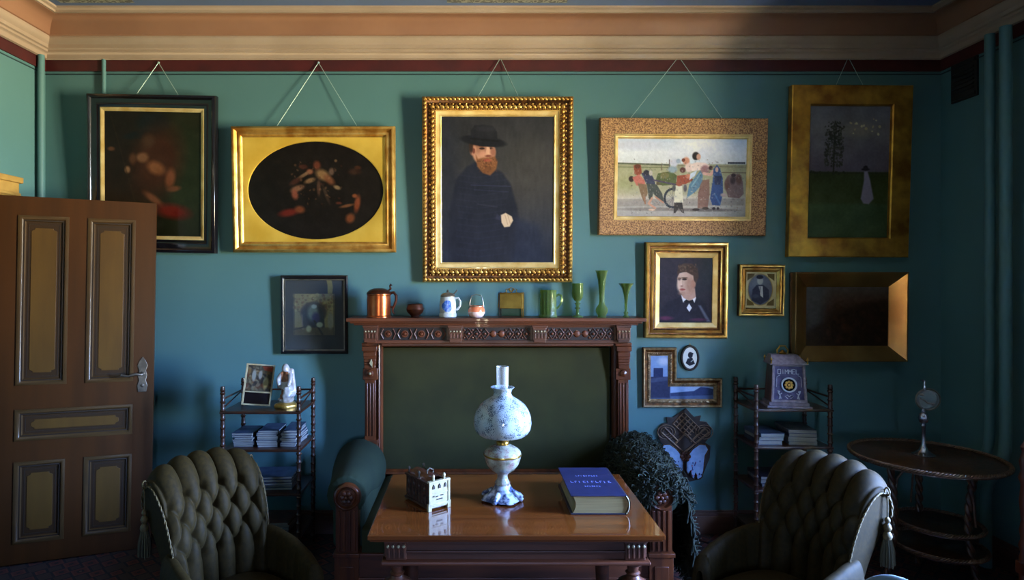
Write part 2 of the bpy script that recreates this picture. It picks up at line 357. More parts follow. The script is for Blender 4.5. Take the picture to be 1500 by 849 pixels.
# windows with casing, sashes and panes
def window(i, T, Wd):
    b = MB(); w2, h2 = Wd[1]/2, (Wd[3]-Wd[2])/2
    for sx in (-1, 1): b.b2(min(sx*w2, sx*(w2-.06)), max(sx*w2, sx*(w2-.06)), -.04, .04, -h2, h2)
    b.b2(-w2, w2, -.04, .04, h2-.06, h2).b2(-w2, w2, -.04, .04, -h2, -h2+.07).b2(-.03, .03, -.035, .035, -h2, h2).b2(-w2, w2, -.03, .03, h2*.42, h2*.42+.05)
    wn = struct(b.build('window_%d' % i, 'cream', smooth=0)); wn.matrix_world = T
    p = MB().b2(-w2+.06, w2-.06, -.004, .004, -h2+.07, h2-.06).build('pane', 'pane', wn, smooth=0)
    c = MB()
    for q in ((-w2-.1, -w2, -h2-.06, h2+.1), (w2, w2+.1, -h2-.06, h2+.1)): c.b2(q[0], q[1], .16, .20, q[2], q[3])
    c.b2(-w2-.13, w2+.13, .155, .21, h2, h2+.12).b2(-w2-.13, w2+.13, .12, .27, -h2-.07, -h2-.02)
    c.build('window_casing', 'cream', wn, smooth=0)
window(1, Matrix.Translation((XR+.19, W1[0], (W1[2]+W1[3])/2)) @ Matrix.Rotation(PI/2, 4, 'Z'), W1)
window(2, Matrix.Translation((W2[0], YF-.19, (W2[2]+W2[3])/2)), W2)

# unseen curtains added at the side window; the far one shades the right corner
M['added_curtain'] = mat('added_curtain_cloth', (46, 58, 54), (34, 44, 42), scale=20, rough=.9)
def added_curtain(yc, wd, label):
    c = MB(); c.grid(lambda u, v: (XR-.125-.075*math.sin(u*wd*95)-.02*math.sin(v*2), yc+(u-.5)*wd, .03+2.95*v), 60, 12)
    o = c.build('added_curtain', 'added_curtain', None, smooth=80); md = o.modifiers.new('thickness', 'SOLIDIFY'); md.thickness = .006; tag(o, label, 'added_curtain', 'unseen added drapes at the side window')
added_curtain(W1[0]+W1[1]/2+.09, .26, 'unseen dark drape added to shade the right corner, far side of the side window')
added_curtain(W1[0]-W1[1]/2-.13, .34, 'unseen dark drape added to match, near side of the side window')
tag(MB().tube([(XR-.135, W1[0]-.95, 3.0), (XR-.135, W1[0]+.85, 3.0)], .018, 12).build('added_curtain_rod', 'brass', None), 'unseen brass rod added above the side window for its drapes', 'curtain rod')

# cornice, painted bands and skirting follow the four walls
def run(profile, mats, name, m, smooth=40):
    """profile = list of (distance from wall, z); runs round the room as closed loop"""
    b = MB(); q = len(profile); vs = []
    for (sx, sy) in ((0, 0), (1, 0), (1, 1), (0, 1)):
        for p, z in profile: vs.append(((XL+p) if sx == 0 else (XR-p), (YF+p) if sy == 0 else (D-p), z))
    fs = []; ms = []
    for i in range(4):
        for j in range(q-1): fs.append((i*q+j, ((i+1) % 4)*q+j, ((i+1) % 4)*q+j+1, i*q+j+1)); ms.append(mats[j])
    b.add(vs, fs); b.m = ms
    return struct(b.build(name, m, smooth=smooth))
zb = pz(85.5, 3.97)
run([(0, zb), (.018, zb-.006), (.03, zb), (.03, zb+.022), (.036, zb+.03), (.05, zb+.036), (.05, zb+.05), (.062, zb+.056), (.062, zb+.078), (.076, zb+.09), (.084, zb+.112), (.084, zb+.122),
     (.082, zb+.126), (.09, zb+.13), (.10, zb+.16), (.125, zb+.195), (.16, zb+.215), (.19, zb+.22),
     (.19, zb+.222), (.205, zb+.222), (.205, zb+.236), (.222, zb+.244), (.222, zb+.252), (.24, zb+.262), (.24, zb+.275), (.265, zb+.28), (.265, ZC)],
    [2]*1+[0]*11+[1]*6+[0]*8, 'trim_1', ['cream', 'tan', 'cornice_edge'])
z1 = pz(104, 3.99)
run([(.001, zb), (.012, zb), (.012, z1), (.001, z1)], [0, 0, 0], 'trim_2', ['maroon'], 0)
z2 = pz(109, 4.0)
run([(.001, z2+.004), (.004, z2+.003), (.004, z2-.003), (.001, z2-.004)], [0, 0, 0], 'trim_3', ['darkline'], 0)
# stencilled patches painted on the ceiling
s_ = MB().b2(XL+.28, px(198, 3.74), D-.62, D-.27, ZC-.003, ZC+.001).b2(px(655, 3.74), px(830, 3.74), D-.40, D-.27, ZC-.003, ZC+.001)
struct(s_.build('trim_4', 'stencil', smooth=0))
def baseboard(name, x0, x1, y0, y1):
    b = MB()
    if x1-x0 > y1-y0:
        s = 1 if y1 < 0 else -1; w0 = y0 if s > 0 else y1
        for d, za, zb_ in ((.022, 0, .115), (.016, .115, .135), (.01, .135, .15)): b.b2(x0, x1, min(w0, w0+s*d), max(w0, w0+s*d), za, zb_)
    else:
        s = 1 if x0 < 0 else -1; w0 = x0 if s > 0 else x1
        for d, za, zb_ in ((.022, 0, .115), (.016, .115, .135), (.01, .135, .15)): b.b2(min(w0, w0+s*d), max(w0, w0+s*d), y0, y1, za, zb_)
    return struct(b.build(name, 'base', smooth=0, bevel=.003))
baseboard('baseboard_back', XL, XR, D-.03, D)
baseboard('baseboard_left', XL, XL+.03, YF, DOOR[0]-.2)
baseboard('baseboard_right', XR-.03, XR, YF, D-.03)
baseboard('baseboard_front', XL, XR, YF, YF+.03)
# casing round the doorway in the left wall
b = MB(); zt = DOOR[3]
for (ya, yb) in ((DOOR[0]-.17, DOOR[0]-.01), (DOOR[1]+.005, DOOR[1]+.2)):
    b.b2(XL, XL+.03, ya, yb, 0, zt+.0).b2(XL+.03, XL+.042, ya+.02, ya+.05, 0, zt).b2(XL+.03, XL+.042, yb-.05, yb-.02, 0, zt)
b.b2(XL, XL+.03, DOOR[0]-.17, DOOR[1]+.2, zt, zt+.12).b2(XL, XL+.05, DOOR[0]-.18, DOOR[1]+.21, zt+.10, zt+.135).b2(XL+.03, XL+.042, DOOR[0]-.17, DOOR[1]+.2, zt+.02, zt+.04)
struct(b.build('trim_5', 'casing', smooth=0, bevel=.005))
# pipes: one thin riser in the far left corner of the back wall, one in the corner, two heating pipes on the right
def pipe(name, pts, r, label, group=None):
    b = MB(); b.tube(pts, r, 12); return tag(b.build(name, 'wall'), label, 'pipe', group)
pipe('riser_pipe', [(px(150, 3.97), D-.014, 2.75), (px(150, 3.97), D-.014, zb-.0)], .013, 'thin teal painted pipe running up behind the black framed painting')
pipe('riser_pipe', [(XL+.035, D-.09, .16), (XL+.035, D-.09, zb)], .02, 'teal painted pipe in the far left corner of the room')
def hot(x, r, y):
    X = XR-.06-r; return [(X, y, 3.05+x), (X, y, .78), (X-.005, y, .70), (X-.01, y+.03, .60), (X-.02, y+.09, .50), (X-.02, y+.11, .42), (X-.02, y+.11, .005)]
pipe('heating_pipe', hot(0, .03, 3.41), .03, 'thick dark teal heating pipe with a bend, nearer one on the right wall')
pipe('heating_pipe', hot(0, .026, 3.52), .026, 'slimmer dark teal heating pipe on the right wall, nearer the corner')
v = MB(); v.b2(XR-.012, XR, 3.70, 3.90, 2.76, 3.00).b2(XR-.02, XR-.012, 3.71, 3.89, 2.77, 2.79).b2(XR-.02, XR-.012, 3.71, 3.89, 2.97, 2.99)
for i in range(6): v.b2(XR-.022, XR-.008, 3.72, 3.88, 2.81+i*.025, 2.82+i*.025)
tag(v.build('air_vent', 'vent', smooth=0), 'dark slatted air vent high on the right wall beside the corner', 'vent')
# rug
rg = MB().b2(XL+.002, XR-.002, YF+.002, D-.002, -.012, 0).build('patterned_rug', 'carpet', smooth=0, bevel=.004)
tag(rg, 'large dark red and brown patterned carpet covering the floor', 'rug')
# ------------------------------------------------------------------ the open door
zd = 2.13
hinge = Vector((XL+.03, 3.50, 0)); free = Vector((px(221, 3.80), 3.80, 0))
dv = free-hinge; dw = dv.length; ang = math.atan2(dv.y, dv.x)
b = MB(); th = .04
rails = []
# leaf in local x (0..dw), y thickness, z; openings are recessed panels
def hz(y): return pz(y, 3.74)
PAN = [(.115, .375, 1.04-.0, 2.02), (.475, .735, 1.04, 2.02), (.115, .735, .72, .90), (.115, .375, .13, .60), (.475, .735, .13, .60)]
PAN = [(a*dw/.85, c*dw/.85, e, f) for a, c, e, f in PAN]
# stiles and rails
X_ = [0, PAN[0][0], PAN[0][1], PAN[1][0], PAN[1][1], dw]
b.b2(0, X_[1], -th/2, th/2, .015, zd).b2(X_[4], dw, -th/2, th/2, .015, zd)
b.b2(X_[1], X_[4], -th/2, th/2, 2.02, zd).b2(X_[1], X_[4], -th/2, th/2, .90, 1.04).b2(X_[1], X_[4], -th/2, th/2, .60, .72).b2(X_[1], X_[4], -th/2, th/2, .015, .13)
b.b2(X_[2], X_[3], -th/2, th/2, 1.04, 2.02).b2(X_[2], X_[3], -th/2, th/2, .13, .60)
door = struct(b.build('door_1', 'door', smooth=0)); door.location = hinge; door.rotation_euler = (0, math.radians(.9), ang)
for (a, c, e, f) in PAN:
    p = MB(); p.b2(a, c, -.010, .010, e, f, 0)
    pn = p.build('door_panel', 'door_field', door, smooth=0)
    for sd in (-1, 1):
        mo = MB(); R = [(a, e), (c, e), (c, f), (a, f)]
        mo.sweep(R, [(0, .010), (0, .026), (.008, .030), (.018, .026), (.024, .018), (.026, .0185), (.031, .0185), (.033, .014), (.036, .0105)], T=None if sd < 0 else Matrix.Scale(-1, 4, (0, 1, 0)), mats=[0, 0, 0, 0, 1, 1, 0, 0])
        # sweep builds towards -y
        mo.build('panel_moulding', ['door_mould', 'door_line'], pn, smooth=50)
    ix, iz = (.062 if f-e > .3 else .075), (.07 if f-e > .3 else .062); k = .018
    A, B_, E, G = a+ix, c-ix, e+iz, f-iz
    out = [(A+k, E), (B_-k, E), (B_-k, E+k*.5), (B_, E+k), (B_, G-k), (B_-k, G-k*.5), (B_-k, G), (A+k, G), (A+k, G-k*.5), (A, G-k), (A, E+k), (A+k, E+k*.5)]
    fl = MB(); fl.prism(out, -.013, .013); fl.build('painted_field', 'door_tan', pn, smooth=0, bevel=.001)
    gr = MB(); gr.sweep([(a+.047, e+.047), (c-.047, e+.047), (c-.047, f-.047), (a+.047, f-.047)], [(0, .0103), (0, .0118), (.004, .0118), (.004, .0103)]); gr.build('painted_line', 'door_line', pn, smooth=0)
h = MB(); hx = dw-.06; hzv = pz(546, 3.78)
pl = [(-.022, -.10), (.022, -.10), (.028, -.06), (.018, -.03), (.026, 0), (.018, .03), (.028, .06), (.016, .09), (0, .115), (-.016, .09), (-.028, .06), (-.018, .03), (-.026, 0), (-.018, -.03), (-.028, -.06)]
h.prism([(hx+x, hzv+z) for x, z in pl], -th/2-.006, -th/2); h.lathe([(.016, 0), (.012, .02), (.008, .03), (.008, .05)], n=12, T=Matrix.Translation((hx, -th/2, hzv+.01)) @ Matrix.Rotation(PI/2, 4, 'X'))
h.tube([(hx, -th/2-.05, hzv+.01), (hx-.03, -th/2-.055, hzv+.016), (hx-.07, -th/2-.052, hzv+.004), (hx-.11, -th/2-.05, hzv+.012)], [.008, .009, .007, .01], 8)
h.lathe([(.011, 0), (.011, .006), (.005, .008), (.005, .012)], n=12, T=Matrix.Translation((hx, -th/2-.002, hzv-.06)) @ Matrix.Rotation(PI/2, 4, 'X'))
h.build('door_handle', 'pewter', door, bevel=.0015)
for z in (.3, 1.1, 1.85):
    MB().lathe([(.009, -.05), (.009, .05), (.005, .06)], (0, -.022, z), 10).build('hinge', 'iron', door)

# ------------------------------------------------------------------ painting tools
class Paint:
    def __init__(s, x0, y0, x1, y1, base, k=1.25, seed=1):
        s.b = (x0, y0, x1, y1); s.nx = max(8, int((x1-x0)*k)); s.ny = max(8, int((y1-y0)*k)); s.rng = np.random.RandomState(seed)
        s.X, s.Y = np.meshgrid(np.linspace(x0, x1, s.nx), np.linspace(y0, y1, s.ny)); s.A = np.zeros((s.ny, s.nx, 3))+np.array(base, float)
    def mix(s, m, col, a=1): m = (np.clip(m, 0, 1)*a)[..., None]; s.A = s.A*(1-m)+np.array(col, float)*m; return s
    def grad(s, st):
        ys = [p for p, _ in st]
        for c in range(3): s.A[..., c] = np.interp(s.Y, ys, [q[c] for _, q in st])
        return s
    def ell(s, cx, cy, rx, ry, col, soft=.25, rot=0, a=1):
        r = math.radians(rot); dx, dy = s.X-cx, s.Y-cy; u = (dx*math.cos(r)+dy*math.sin(r))/rx; v = (-dx*math.sin(r)+dy*math.cos(r))/ry
        return s.mix((1-np.sqrt(u*u+v*v))/soft+.5, col, a)
    def segd(s, a, b):
        ax, ay = a; bx, by = b; dx, dy = bx-ax, by-ay; L = dx*dx+dy*dy+1e-9; t = np.clip(((s.X-ax)*dx+(s.Y-ay)*dy)/L, 0, 1)
        return np.hypot(s.X-ax-t*dx, s.Y-ay-t*dy)
    def poly(s, pts, col, soft=1.2, a=1):
        ins = np.zeros(s.X.shape, bool); d = np.full(s.X.shape, 1e9); n = len(pts)
        for i in range(n):
            (ax, ay), (bx, by) = pts[i], pts[(i+1) % n]; d = np.minimum(d, s.segd(pts[i], pts[(i+1) % n]))
            if abs(by-ay) > 1e-9: ins ^= ((ay > s.Y) != (by > s.Y)) & (s.X < (bx-ax)*(s.Y-ay)/(by-ay)+ax)
        return s.mix(np.where(ins, d, -d)/soft+.5, col, a)
    def line(s, pts, w_, col, soft=.8, a=1):
        d = np.full(s.X.shape, 1e9)
        for p, q in zip(pts, pts[1:]): d = np.minimum(d, s.segd(p, q))
        return s.mix((w_/2-d)/soft+.5, col, a)
    def noise(s, amp, cell, m=None, mono=True, stretch=(1, 1)):
        x0, y0, x1, y1 = s.b; gx = max(2, int((x1-x0)/cell/stretch[0])+2); gy = max(2, int((y1-y0)/cell/stretch[1])+2)
        G = s.rng.uniform(-1, 1, (gy, gx, 1 if mono else 3)); fx = (s.X-x0)/(x1-x0)*(gx-1.001); fy = (s.Y-y0)/(y1-y0)*(gy-1.001)
        i, j = fx.astype(int), fy.astype(int); a, b = (fx-i)[..., None], (fy-j)[..., None]
        v = G[j, i]*(1-a)*(1-b)+G[j, i+1]*a*(1-b)+G[j+1, i]*(1-a)*b+G[j+1, i+1]*a*b
        s.A = np.clip(s.A+v*amp*(1 if m is None else m[..., None]), 0, 255); return s
    def dabs(s, n, box, r, cols, a=.8, soft=.6):
        for _ in range(n):
            c = cols[s.rng.randint(len(cols))]; s.ell(s.rng.uniform(box[0], box[2]), s.rng.uniform(box[1], box[3]), s.rng.uniform(r[0], r[1]), s.rng.uniform(r[0], r[1]), c, soft, s.rng.uniform(0, 180), a)
        return s
    def mesh(s, name, m, parent, x0, x1, z0, z1, y, gain=1.0, mask=None):
        """the picture as a flat panel x0..x1, z1 (top)..z0"""
        xs = x0+(s.X-s.b[0])/(s.b[2]-s.b[0])*(x1-x0); zs = z1-(s.Y-s.b[1])/(s.b[3]-s.b[1])*(z1-z0)
        v = np.stack([xs, np.full(xs.shape, y), zs], -1).reshape(-1, 3); idx = np.arange(s.nx*s.ny).reshape(s.ny, s.nx)
        f = np.stack([idx[:-1, :-1], idx[1:, :-1], idx[1:, 1:], idx[:-1, 1:]], -1)
        if mask is not None:
            cx = (s.X[:-1, :-1]+s.X[1:, 1:])/2; cy = (s.Y[:-1, :-1]+s.Y[1:, 1:])/2; f = f[mask(cx, cy)]
        f = f.reshape(-1, 4)
        me = bpy.data.meshes.new(name); me.from_pydata(v.tolist(), [], f.tolist())
        c = s.A/255.0; lin = np.where(c <= .04045, c/12.92, ((c+.055)/1.055)**2.4)*gain; lin = np.clip(lin*.78, 0, .92)
        at = me.color_attributes.new('paint', 'FLOAT_COLOR', 'POINT'); at.data.foreach_set('color', np.concatenate([lin.reshape(-1, 3), np.ones((s.nx*s.ny, 1))], 1).ravel().tolist())
        me.materials.append(M[m]); o = bpy.data.objects.new(name, me); C.objects.link(o); o.parent = parent; return o

# ------------------------------------------------------------------ pictures on the back wall
ZP = 3.94
class Picture:
    def __init__(s, name, label, box, tilt=2.0, roll=0, depth=.05):
        x0, y0, x1, y1 = box; s.cx, s.cy = (x0+x1)/2, (y0+y1)/2; s.k = ZP/F
        s.a, s.bb = (x1-x0)/2*s.k, (y1-y0)/2*s.k; s.depth = depth
        t = math.radians(tilt); yb = D-.004-s.bb*math.sin(t)
        s.o = empty(name, label, 'picture', (px(s.cx, ZP), yb, pz(s.cy, ZP)), rot=(t, math.radians(roll), 0))
        s.Mi = (Matrix.Translation(s.o.location) @ s.o.rotation_euler.to_matrix().to_4x4()).inverted()
    def R(s, x0, y0, x1, y1):   # pixel rectangle -> local outline, counter-clockwise from the room
        f = lambda x, y: ((x-s.cx)*s.k, -(y-s.cy)*s.k)
        return [f(x0, y1), f(x1, y1), f(x1, y0), f(x0, y0)]
    def L(s, x, y): return ((x-s.cx)*s.k, -(y-s.cy)*s.k)
    def back(s, m='ebony', inset=.006, y=.008):
        MB().b2(-s.a+inset, s.a-inset, -y, -.001, -s.bb+inset, s.bb-inset).build('backing_board', m, s.o, smooth=0)
    def cord(s, apex, ends):
        b = MB(); A = Vector((px(apex[0], 3.97), D-.02, pz(apex[1], 3.97)))
        for (x, y) in ends:
            l = Vector((s.L(x, y)[0], -.012, s.bb-.02)); b.tube([s.Mi @ A, l], .0022, 5)
        b.ell(tuple(s.Mi @ A), (.008, .008, .008), n=8, k=6)
        b.build('hanging_cord', 'cord', s.o)
    def canvas(s, P, m, y, gain=1, mask=None, name='canvas'):
        x0, y0, x1, y1 = P.b; (a, zt), (c, zb_) = s.L(x0, y0), s.L(x1, y1)
        return P.mesh(name, m, s.o, a, c, zb_, zt, y, gain, mask)
G = 1.0
# 1 dark painting in a black ripple frame
p = Picture('framed_painting', 'dark figure painting in a wide black frame with gold slip, partly behind the door', (127, 139, 316, 369), 2.2, roll=1.1)
MB().sweep(p.R(127, 139, 316, 369), [(0, 0), (0, .035), (.006, .046), (.018, .05), (.026, .044), (.03, .036), (.05, .03), (.062, .034), (.068, .03), (.084, .024)]).build('frame', 'ebony', p.o, smooth=45)
MB().sweep(p.R(145.5, 158, 297.5, 349.5), [(-.001, .014), (-.001, .026), (.006, .028), (.014, .024), (.022, .020), (.022, .012)]).build('gold_slip', 'gold_pale', p.o, smooth=30)
P = Paint(150, 162, 293, 345, (26, 20, 14), seed=3)
P.ell(270, 250, 60, 110, (34, 40, 20), 1.2).ell(180, 260, 50, 70, (32, 18, 10), 1).ell(222, 180, 24, 15, (20, 24, 26), .5).ell(208, 196, 30, 6, (18, 20, 22), .5, -8)
P.ell(228, 235, 34, 50, (62, 30, 14), .8, 15).ell(226, 245, 13, 9, (126, 76, 44), .8, 25).ell(247, 260, 7, 14, (118, 66, 40), .8, 10).ell(206, 230, 9, 7, (120, 80, 54), .7).ell(192, 232, 5, 8, (88, 54, 34), .8)
P.ell(184, 248, 4, 5, (140, 100, 70), .8).ell(160, 218, 5, 3, (96, 60, 40), .8).ell(222, 290, 16, 5, (110, 64, 40), .9, 35).ell(250, 308, 24, 10, (98, 24, 14), .9, 8).ell(215, 205, 9, 10, (70, 44, 28), .8).ell(252, 275, 10, 4, (104, 62, 38), .8, -10)
P.line([(160, 170), (205, 330)], 2, (50, 36, 22), 1.5, .5).noise(5, 9).noise(3, 2.5)
p.canvas(P, 'varnish', -.016); p.back(); p.cord((231, 91), [(193, 138), (262, 138)])
# 2 oval in a gilt spandrel
p = Picture('framed_painting', 'dark oval painting of tumbling figures in a bright gilt rectangular frame', (339.5, 185, 579, 369), 2.6)
MB().sweep(p.R(339.5, 185, 579, 369), [(0, 0), (0, .035), (.008, .045), (.02, .048), (.03, .034), (.036, .030), (.045, .036), (.055, .036), (.06, .026), (.072, .018), (.08, .016)], n=1).build('frame', 'gold', p.o, smooth=40)
# mat with oval opening
c0, r1, r2 = p.L(461, 278), 100*p.k, 72*p.k; (ax, az), (bx, bz) = p.L(352, 358), p.L(567, 198); N = 96; vs = []; fs = []
for i in range(N):
    t = 2*PI*i/N; cx, cz = math.cos(t), math.sin(t)
    sx = (bx-c0[0])/cx if cx > 1e-6 else ((ax-c0[0])/cx if cx < -1e-6 else 1e9); sz = (bz-c0[1])/cz if cz > 1e-6 else ((az-c0[1])/cz if cz < -1e-6 else 1e9); q = min(sx, sz)
    vs += [(c0[0]+q*cx, -.020, c0[1]+q*cz), (c0[0]+(r1+.006)*cx, -.020, c0[1]+(r2+.006)*cz), (c0[0]+(r1)*cx, -.018, c0[1]+(r2)*cz), (c0[0]+(r1-.003)*cx, -.010, c0[1]+(r2-.003)*cz)]
for i in range(N):
    for j in range(3): fs.append((i*4+j, ((i+1) % N)*4+j, ((i+1) % N)*4+j+1, i*4+j+1))
MB().add(vs, fs).build('oval_mat', 'gold_flat', p.o, smooth=30)
P = Paint(360, 205, 562, 351, (24, 18, 14), seed=5)
q = lambda x, y: (330+x/4.246, 175+y/4.246)
for (x, y, rx, ry, c, r) in [(600, 340, 44, 30, (150, 112, 72), 30), (640, 370, 40, 22, (120, 72, 46), 40), (690, 418, 22, 12, (150, 120, 88), 20), (565, 280, 22, 26, (110, 54, 36), 0), (520, 320, 20, 16, (150, 84, 58), 0), (485, 340, 50, 10, (128, 96, 70), -30),
    (520, 375, 34, 14, (140, 104, 72), -20), (440, 425, 42, 18, (132, 90, 66), -20), (425, 462, 20, 30, (138, 74, 54), -10), (480, 290, 26, 14, (74, 40, 30), 0), (575, 420, 12, 46, (88, 60, 46), 0), (620, 460, 10, 60, (60, 44, 34), -20),
    (385, 575, 60, 22, (110, 34, 24), -10), (455, 555, 30, 22, (124, 66, 40), 10), (800, 470, 16, 12, (140, 74, 40), 0), (815, 520, 18, 50, (134, 64, 36), 10), (770, 610, 26, 30, (126, 66, 36), 30), (750, 532, 44, 9, (118, 74, 46), -12), (820, 295, 20, 12, (74, 42, 28), 0),
    (800, 320, 40, 18, (54, 32, 22), 0), (683, 252, 9, 8, (110, 84, 60), 0), (655, 320, 16, 22, (110, 84, 70), 0), (700, 515, 18, 8, (90, 44, 30), 0), (430, 380, 40, 16, (70, 40, 30), -30)]:
    cx, cy = q(x, y); P.ell(cx, cy, rx/4.246, ry/4.246, c, .8, r, .9)
P.dabs(70, (425, 235, 500, 300), (.6, 2.2), [(90, 50, 36), (30, 20, 14), (140, 100, 72)], .4); P.noise(5, 8).noise(4, 2)
p.canvas(P, 'varnish', -.011); p.back(); p.cord((466, 91), [(401, 185), (526, 185)])
# 3 big portrait in a carved frame
p = Picture('framed_portrait', 'large oil portrait of a bearded man in a black hat, ornate carved gilt frame', (618.5, 142, 839.5, 413), 2.0)
def leaf(s, f, j, w_, L):
    if 1 <= j <= 4: return .010*abs(math.sin(PI*s/.030+j*.9))*(1 if j % 2 else .6)-.004
    if 6 <= j <= 9: return .010*abs(math.sin(PI*s/.018+j*.45))-.004
    return 0
b = MB(); b.sweep(p.R(618.5, 142, 839.5, 413), [(0, 0), (0, .03), (.008, .042), (.016, .044), (.026, .036), (.034, .024), (.044, .024), (.054, .034), (.066, .038), (.076, .034), (.084, .026), (.09, .026)], mats=[1, 0, 1, 1, 1, 1, 1, 1, 1, 1, 0])
for (sx_, L_, off) in ((0, 2*p.a, -p.bb), (0, 2*p.a, p.bb), (1, 2*p.bb, -p.a), (1, 2*p.bb, p.a)):
    sg_ = -1 if off > 0 else 1
    for (ins, st_, rr_, hh_, skew) in ((.018, .026, (.015, .008, .009), .044, 1), (.048, .021, (.009, .007, .006), .030, -1), (.066, .030, (.016, .007, .010), .040, 1), (.080, .011, (.0042, .005, .0042), .034, 0)):
        n_ = int((L_-2*ins)/st_); 
        for i_ in range(n_+1):
            c_ = -(L_/2-ins)+(L_-2*ins)*i_/n_; w__ = off+sg_*ins
            an = (.6*skew*(1 if i_ % 2 else .5)); T_ = Matrix.Translation((c_, -hh_, w__) if sx_ == 0 else (w__, -hh_, c_)) @ Matrix.Rotation(an+(PI/2 if sx_ else 0), 4, 'Y')
            b.ell((0, 0, 0), rr_, m=0 if (i_ % 2 or skew != -1) else 1, T=T_, n=8, k=6)
b.build('frame', ['gold', 'gold_dark'], p.o, smooth=60)
MB().sweep(p.R(639, 162.5, 819, 391.5), [(0, .012), (0, .028), (.008, .024), (.022, .020), (.028, .022), (.034, .018), (.034, .01)]).build('gold_slip', 'gold_pale', p.o, smooth=25)
P = Paint(645, 169, 812, 384, (44, 45, 52), seed=8); P.grad([(169, (38, 40, 48)), (260, (58, 56, 58)), (330, (48, 50, 60)), (384, (34, 40, 58))])
P.ell(780, 250, 50, 60, (72, 68, 66), 1.2, 0, .7).ell(655, 290, 18, 120, (36, 40, 54), 1, 0, .7).ell(740, 182, 80, 20, (50, 48, 52), 1, 0, .5)
P.poly([(697, 236), (683, 244), (668, 262), (660, 300), (656, 384), (770, 384), (766, 345), (757, 300), (748, 268), (736, 252), (722, 244)], (30, 33, 48), 4).poly([(757, 320), (790, 328), (800, 384), (750, 384)], (36, 42, 62), 10, .8)
for y in range(255, 380, 9): P.line([(668+(y % 5), y), (700, y+4), (742, y-2)], 1.4, (46, 50, 72), 2, .35)
P.line([(690, 270), (748, 272)], 1.5, (58, 62, 92), 1.5, .6).line([(695, 277), (745, 280)], 1, (54, 58, 90), 1.5, .6).line([(700, 298), (728, 302)], 1.5, (70, 70, 84), 2, .5)
P.ell(709, 222, 17, 19, (196, 142, 116), .18).ell(703, 216, 12, 8, (150, 100, 80), .6, 0, .6).ell(693, 219, 4.5, 7.5, (196, 136, 112), .4, 10).ell(694, 220, 2, 4, (120, 66, 52), .6)
P.ell(704, 211, 12, 3, (110, 70, 54), .8, 0, .5).ell(706, 216.5, 4, 1.6, (52, 32, 30), .6).ell(719, 216.5, 3.5, 1.5, (52, 32, 30), .6).ell(706, 213, 5, 1.2, (84, 50, 36), .6).ell(720, 213, 4.5, 1.2, (84, 50, 36), .6)
P.poly([(713, 214), (717, 214), (720, 226), (711, 227)], (222, 170, 142), 1.5).ell(715.5, 227.5, 5, 1.8, (130, 72, 56), .7).ell(722, 222, 4, 6, (160, 104, 84), .8).ell(707, 224, 5, 4, (214, 150, 124), .8, 0, .7)
P.poly([(697, 226), (700, 232), (708, 230), (716, 230), (725, 228), (729, 236), (727, 247), (718, 256), (707, 252), (699, 243)], (132, 84, 52), 2.5).ell(714, 234, 6, 2, (160, 76, 62), .6).ell(714, 246, 9, 7, (108, 66, 40), .8, 0, .7).dabs(60, (700, 230, 728, 252), (.6, 1.6), [(160, 104, 66), (84, 50, 32)], .5)
P.ell(690, 214, 3, 10, (60, 40, 34), .6)
P.ell(708, 206, 34, 7.5, (24, 24, 32), .22, 7).poly([(690, 206), (690, 190), (695, 183), (707, 182), (722, 184), (728, 192), (729, 208)], (26, 26, 34), 2).ell(712, 188, 14, 4, (44, 44, 54), .9, 3, .6).line([(690, 202), (729, 206)], 3, (14, 14, 20), 1.5)
P.poly([(734, 314), (741, 311), (750, 316), (752, 322), (747, 331), (739, 332), (735, 325)], (220, 194, 166), 1.6).line([(740, 314), (744, 328)], .8, (160, 120, 100), .8, .6).line([(744, 314), (748, 327)], .8, (160, 120, 100), .8, .6).poly([(728, 312), (734, 316), (733, 322), (726, 320)], (60, 62, 84), 2, .6)
P.noise(5, 14).noise(4, 3, stretch=(1, 3)).noise(2.5, 1.6)
p.canvas(P, 'oil', -.014); p.back(); p.cord((733, 84), [(697, 142), (762, 142)])
# 4 crowd with a cart in a granular frame
p = Picture('framed_painting', 'bright painting of a crowd around a cart, wide speckled cork coloured frame', (878, 173, 1124, 344), 2.2, roll=.3)
MB().sweep(p.R(878, 173, 1124, 344), [(0, 0), (0, .036), (.006, .042), (.05, .040), (.098, .030), (.102, .024)], n=1).build('frame', 'cork', p.o, smooth=30)
MB().sweep(p.R(900, 196, 1102, 322), [(0, .02), (0, .034), (.008, .036), (.012, .028), (.02, .026), (.026, .02), (.028, .012)]).build('gold_slip', 'gold_pale', p.o, smooth=30)
P = Paint(905, 200.5, 1096, 318.5, (190, 190, 184), k=1.6, seed=11)
P.grad([(200, (182, 194, 214)), (222, (216, 218, 226)), (238, (208, 210, 214)), (240, (150, 148, 120)), (250, (158, 154, 122)), (282, (166, 160, 134)), (290, (188, 180, 170)), (318, (150, 146, 146))])
q = lambda x, y: (880+x/6.065, 190+y/6.065)
def E(x, y, rx, ry, c, s=.35, r=0, a=1): cx, cy = q(x, y); P.ell(cx, cy, rx/6.065, ry/6.065, c, s, r, a)
def G_(pts, c, s=1.0, a=1): P.poly([q(*t) for t in pts], c, s, a)
def Ln(pts, w_, c, s=.7, a=1): P.line([q(*t) for t in pts], w_/6.065, c, s, a)
E(330, 130, 200, 40, (198, 200, 216), 1.2); E(900, 120, 200, 60, (226, 226, 232), 1.2); Ln([(140, 292), (620, 305)], 14, (92, 96, 78)); Ln([(140, 325), (620, 330)], 8, (112, 116, 84)); Ln([(640, 310), (1300, 322)], 10, (132, 124, 100)); Ln([(1090, 370), (1310, 372)], 8, (108, 96, 80))
for x in range(1150, 1300, 14): E(x, 285, 9, 9, (58, 60, 76), .5)
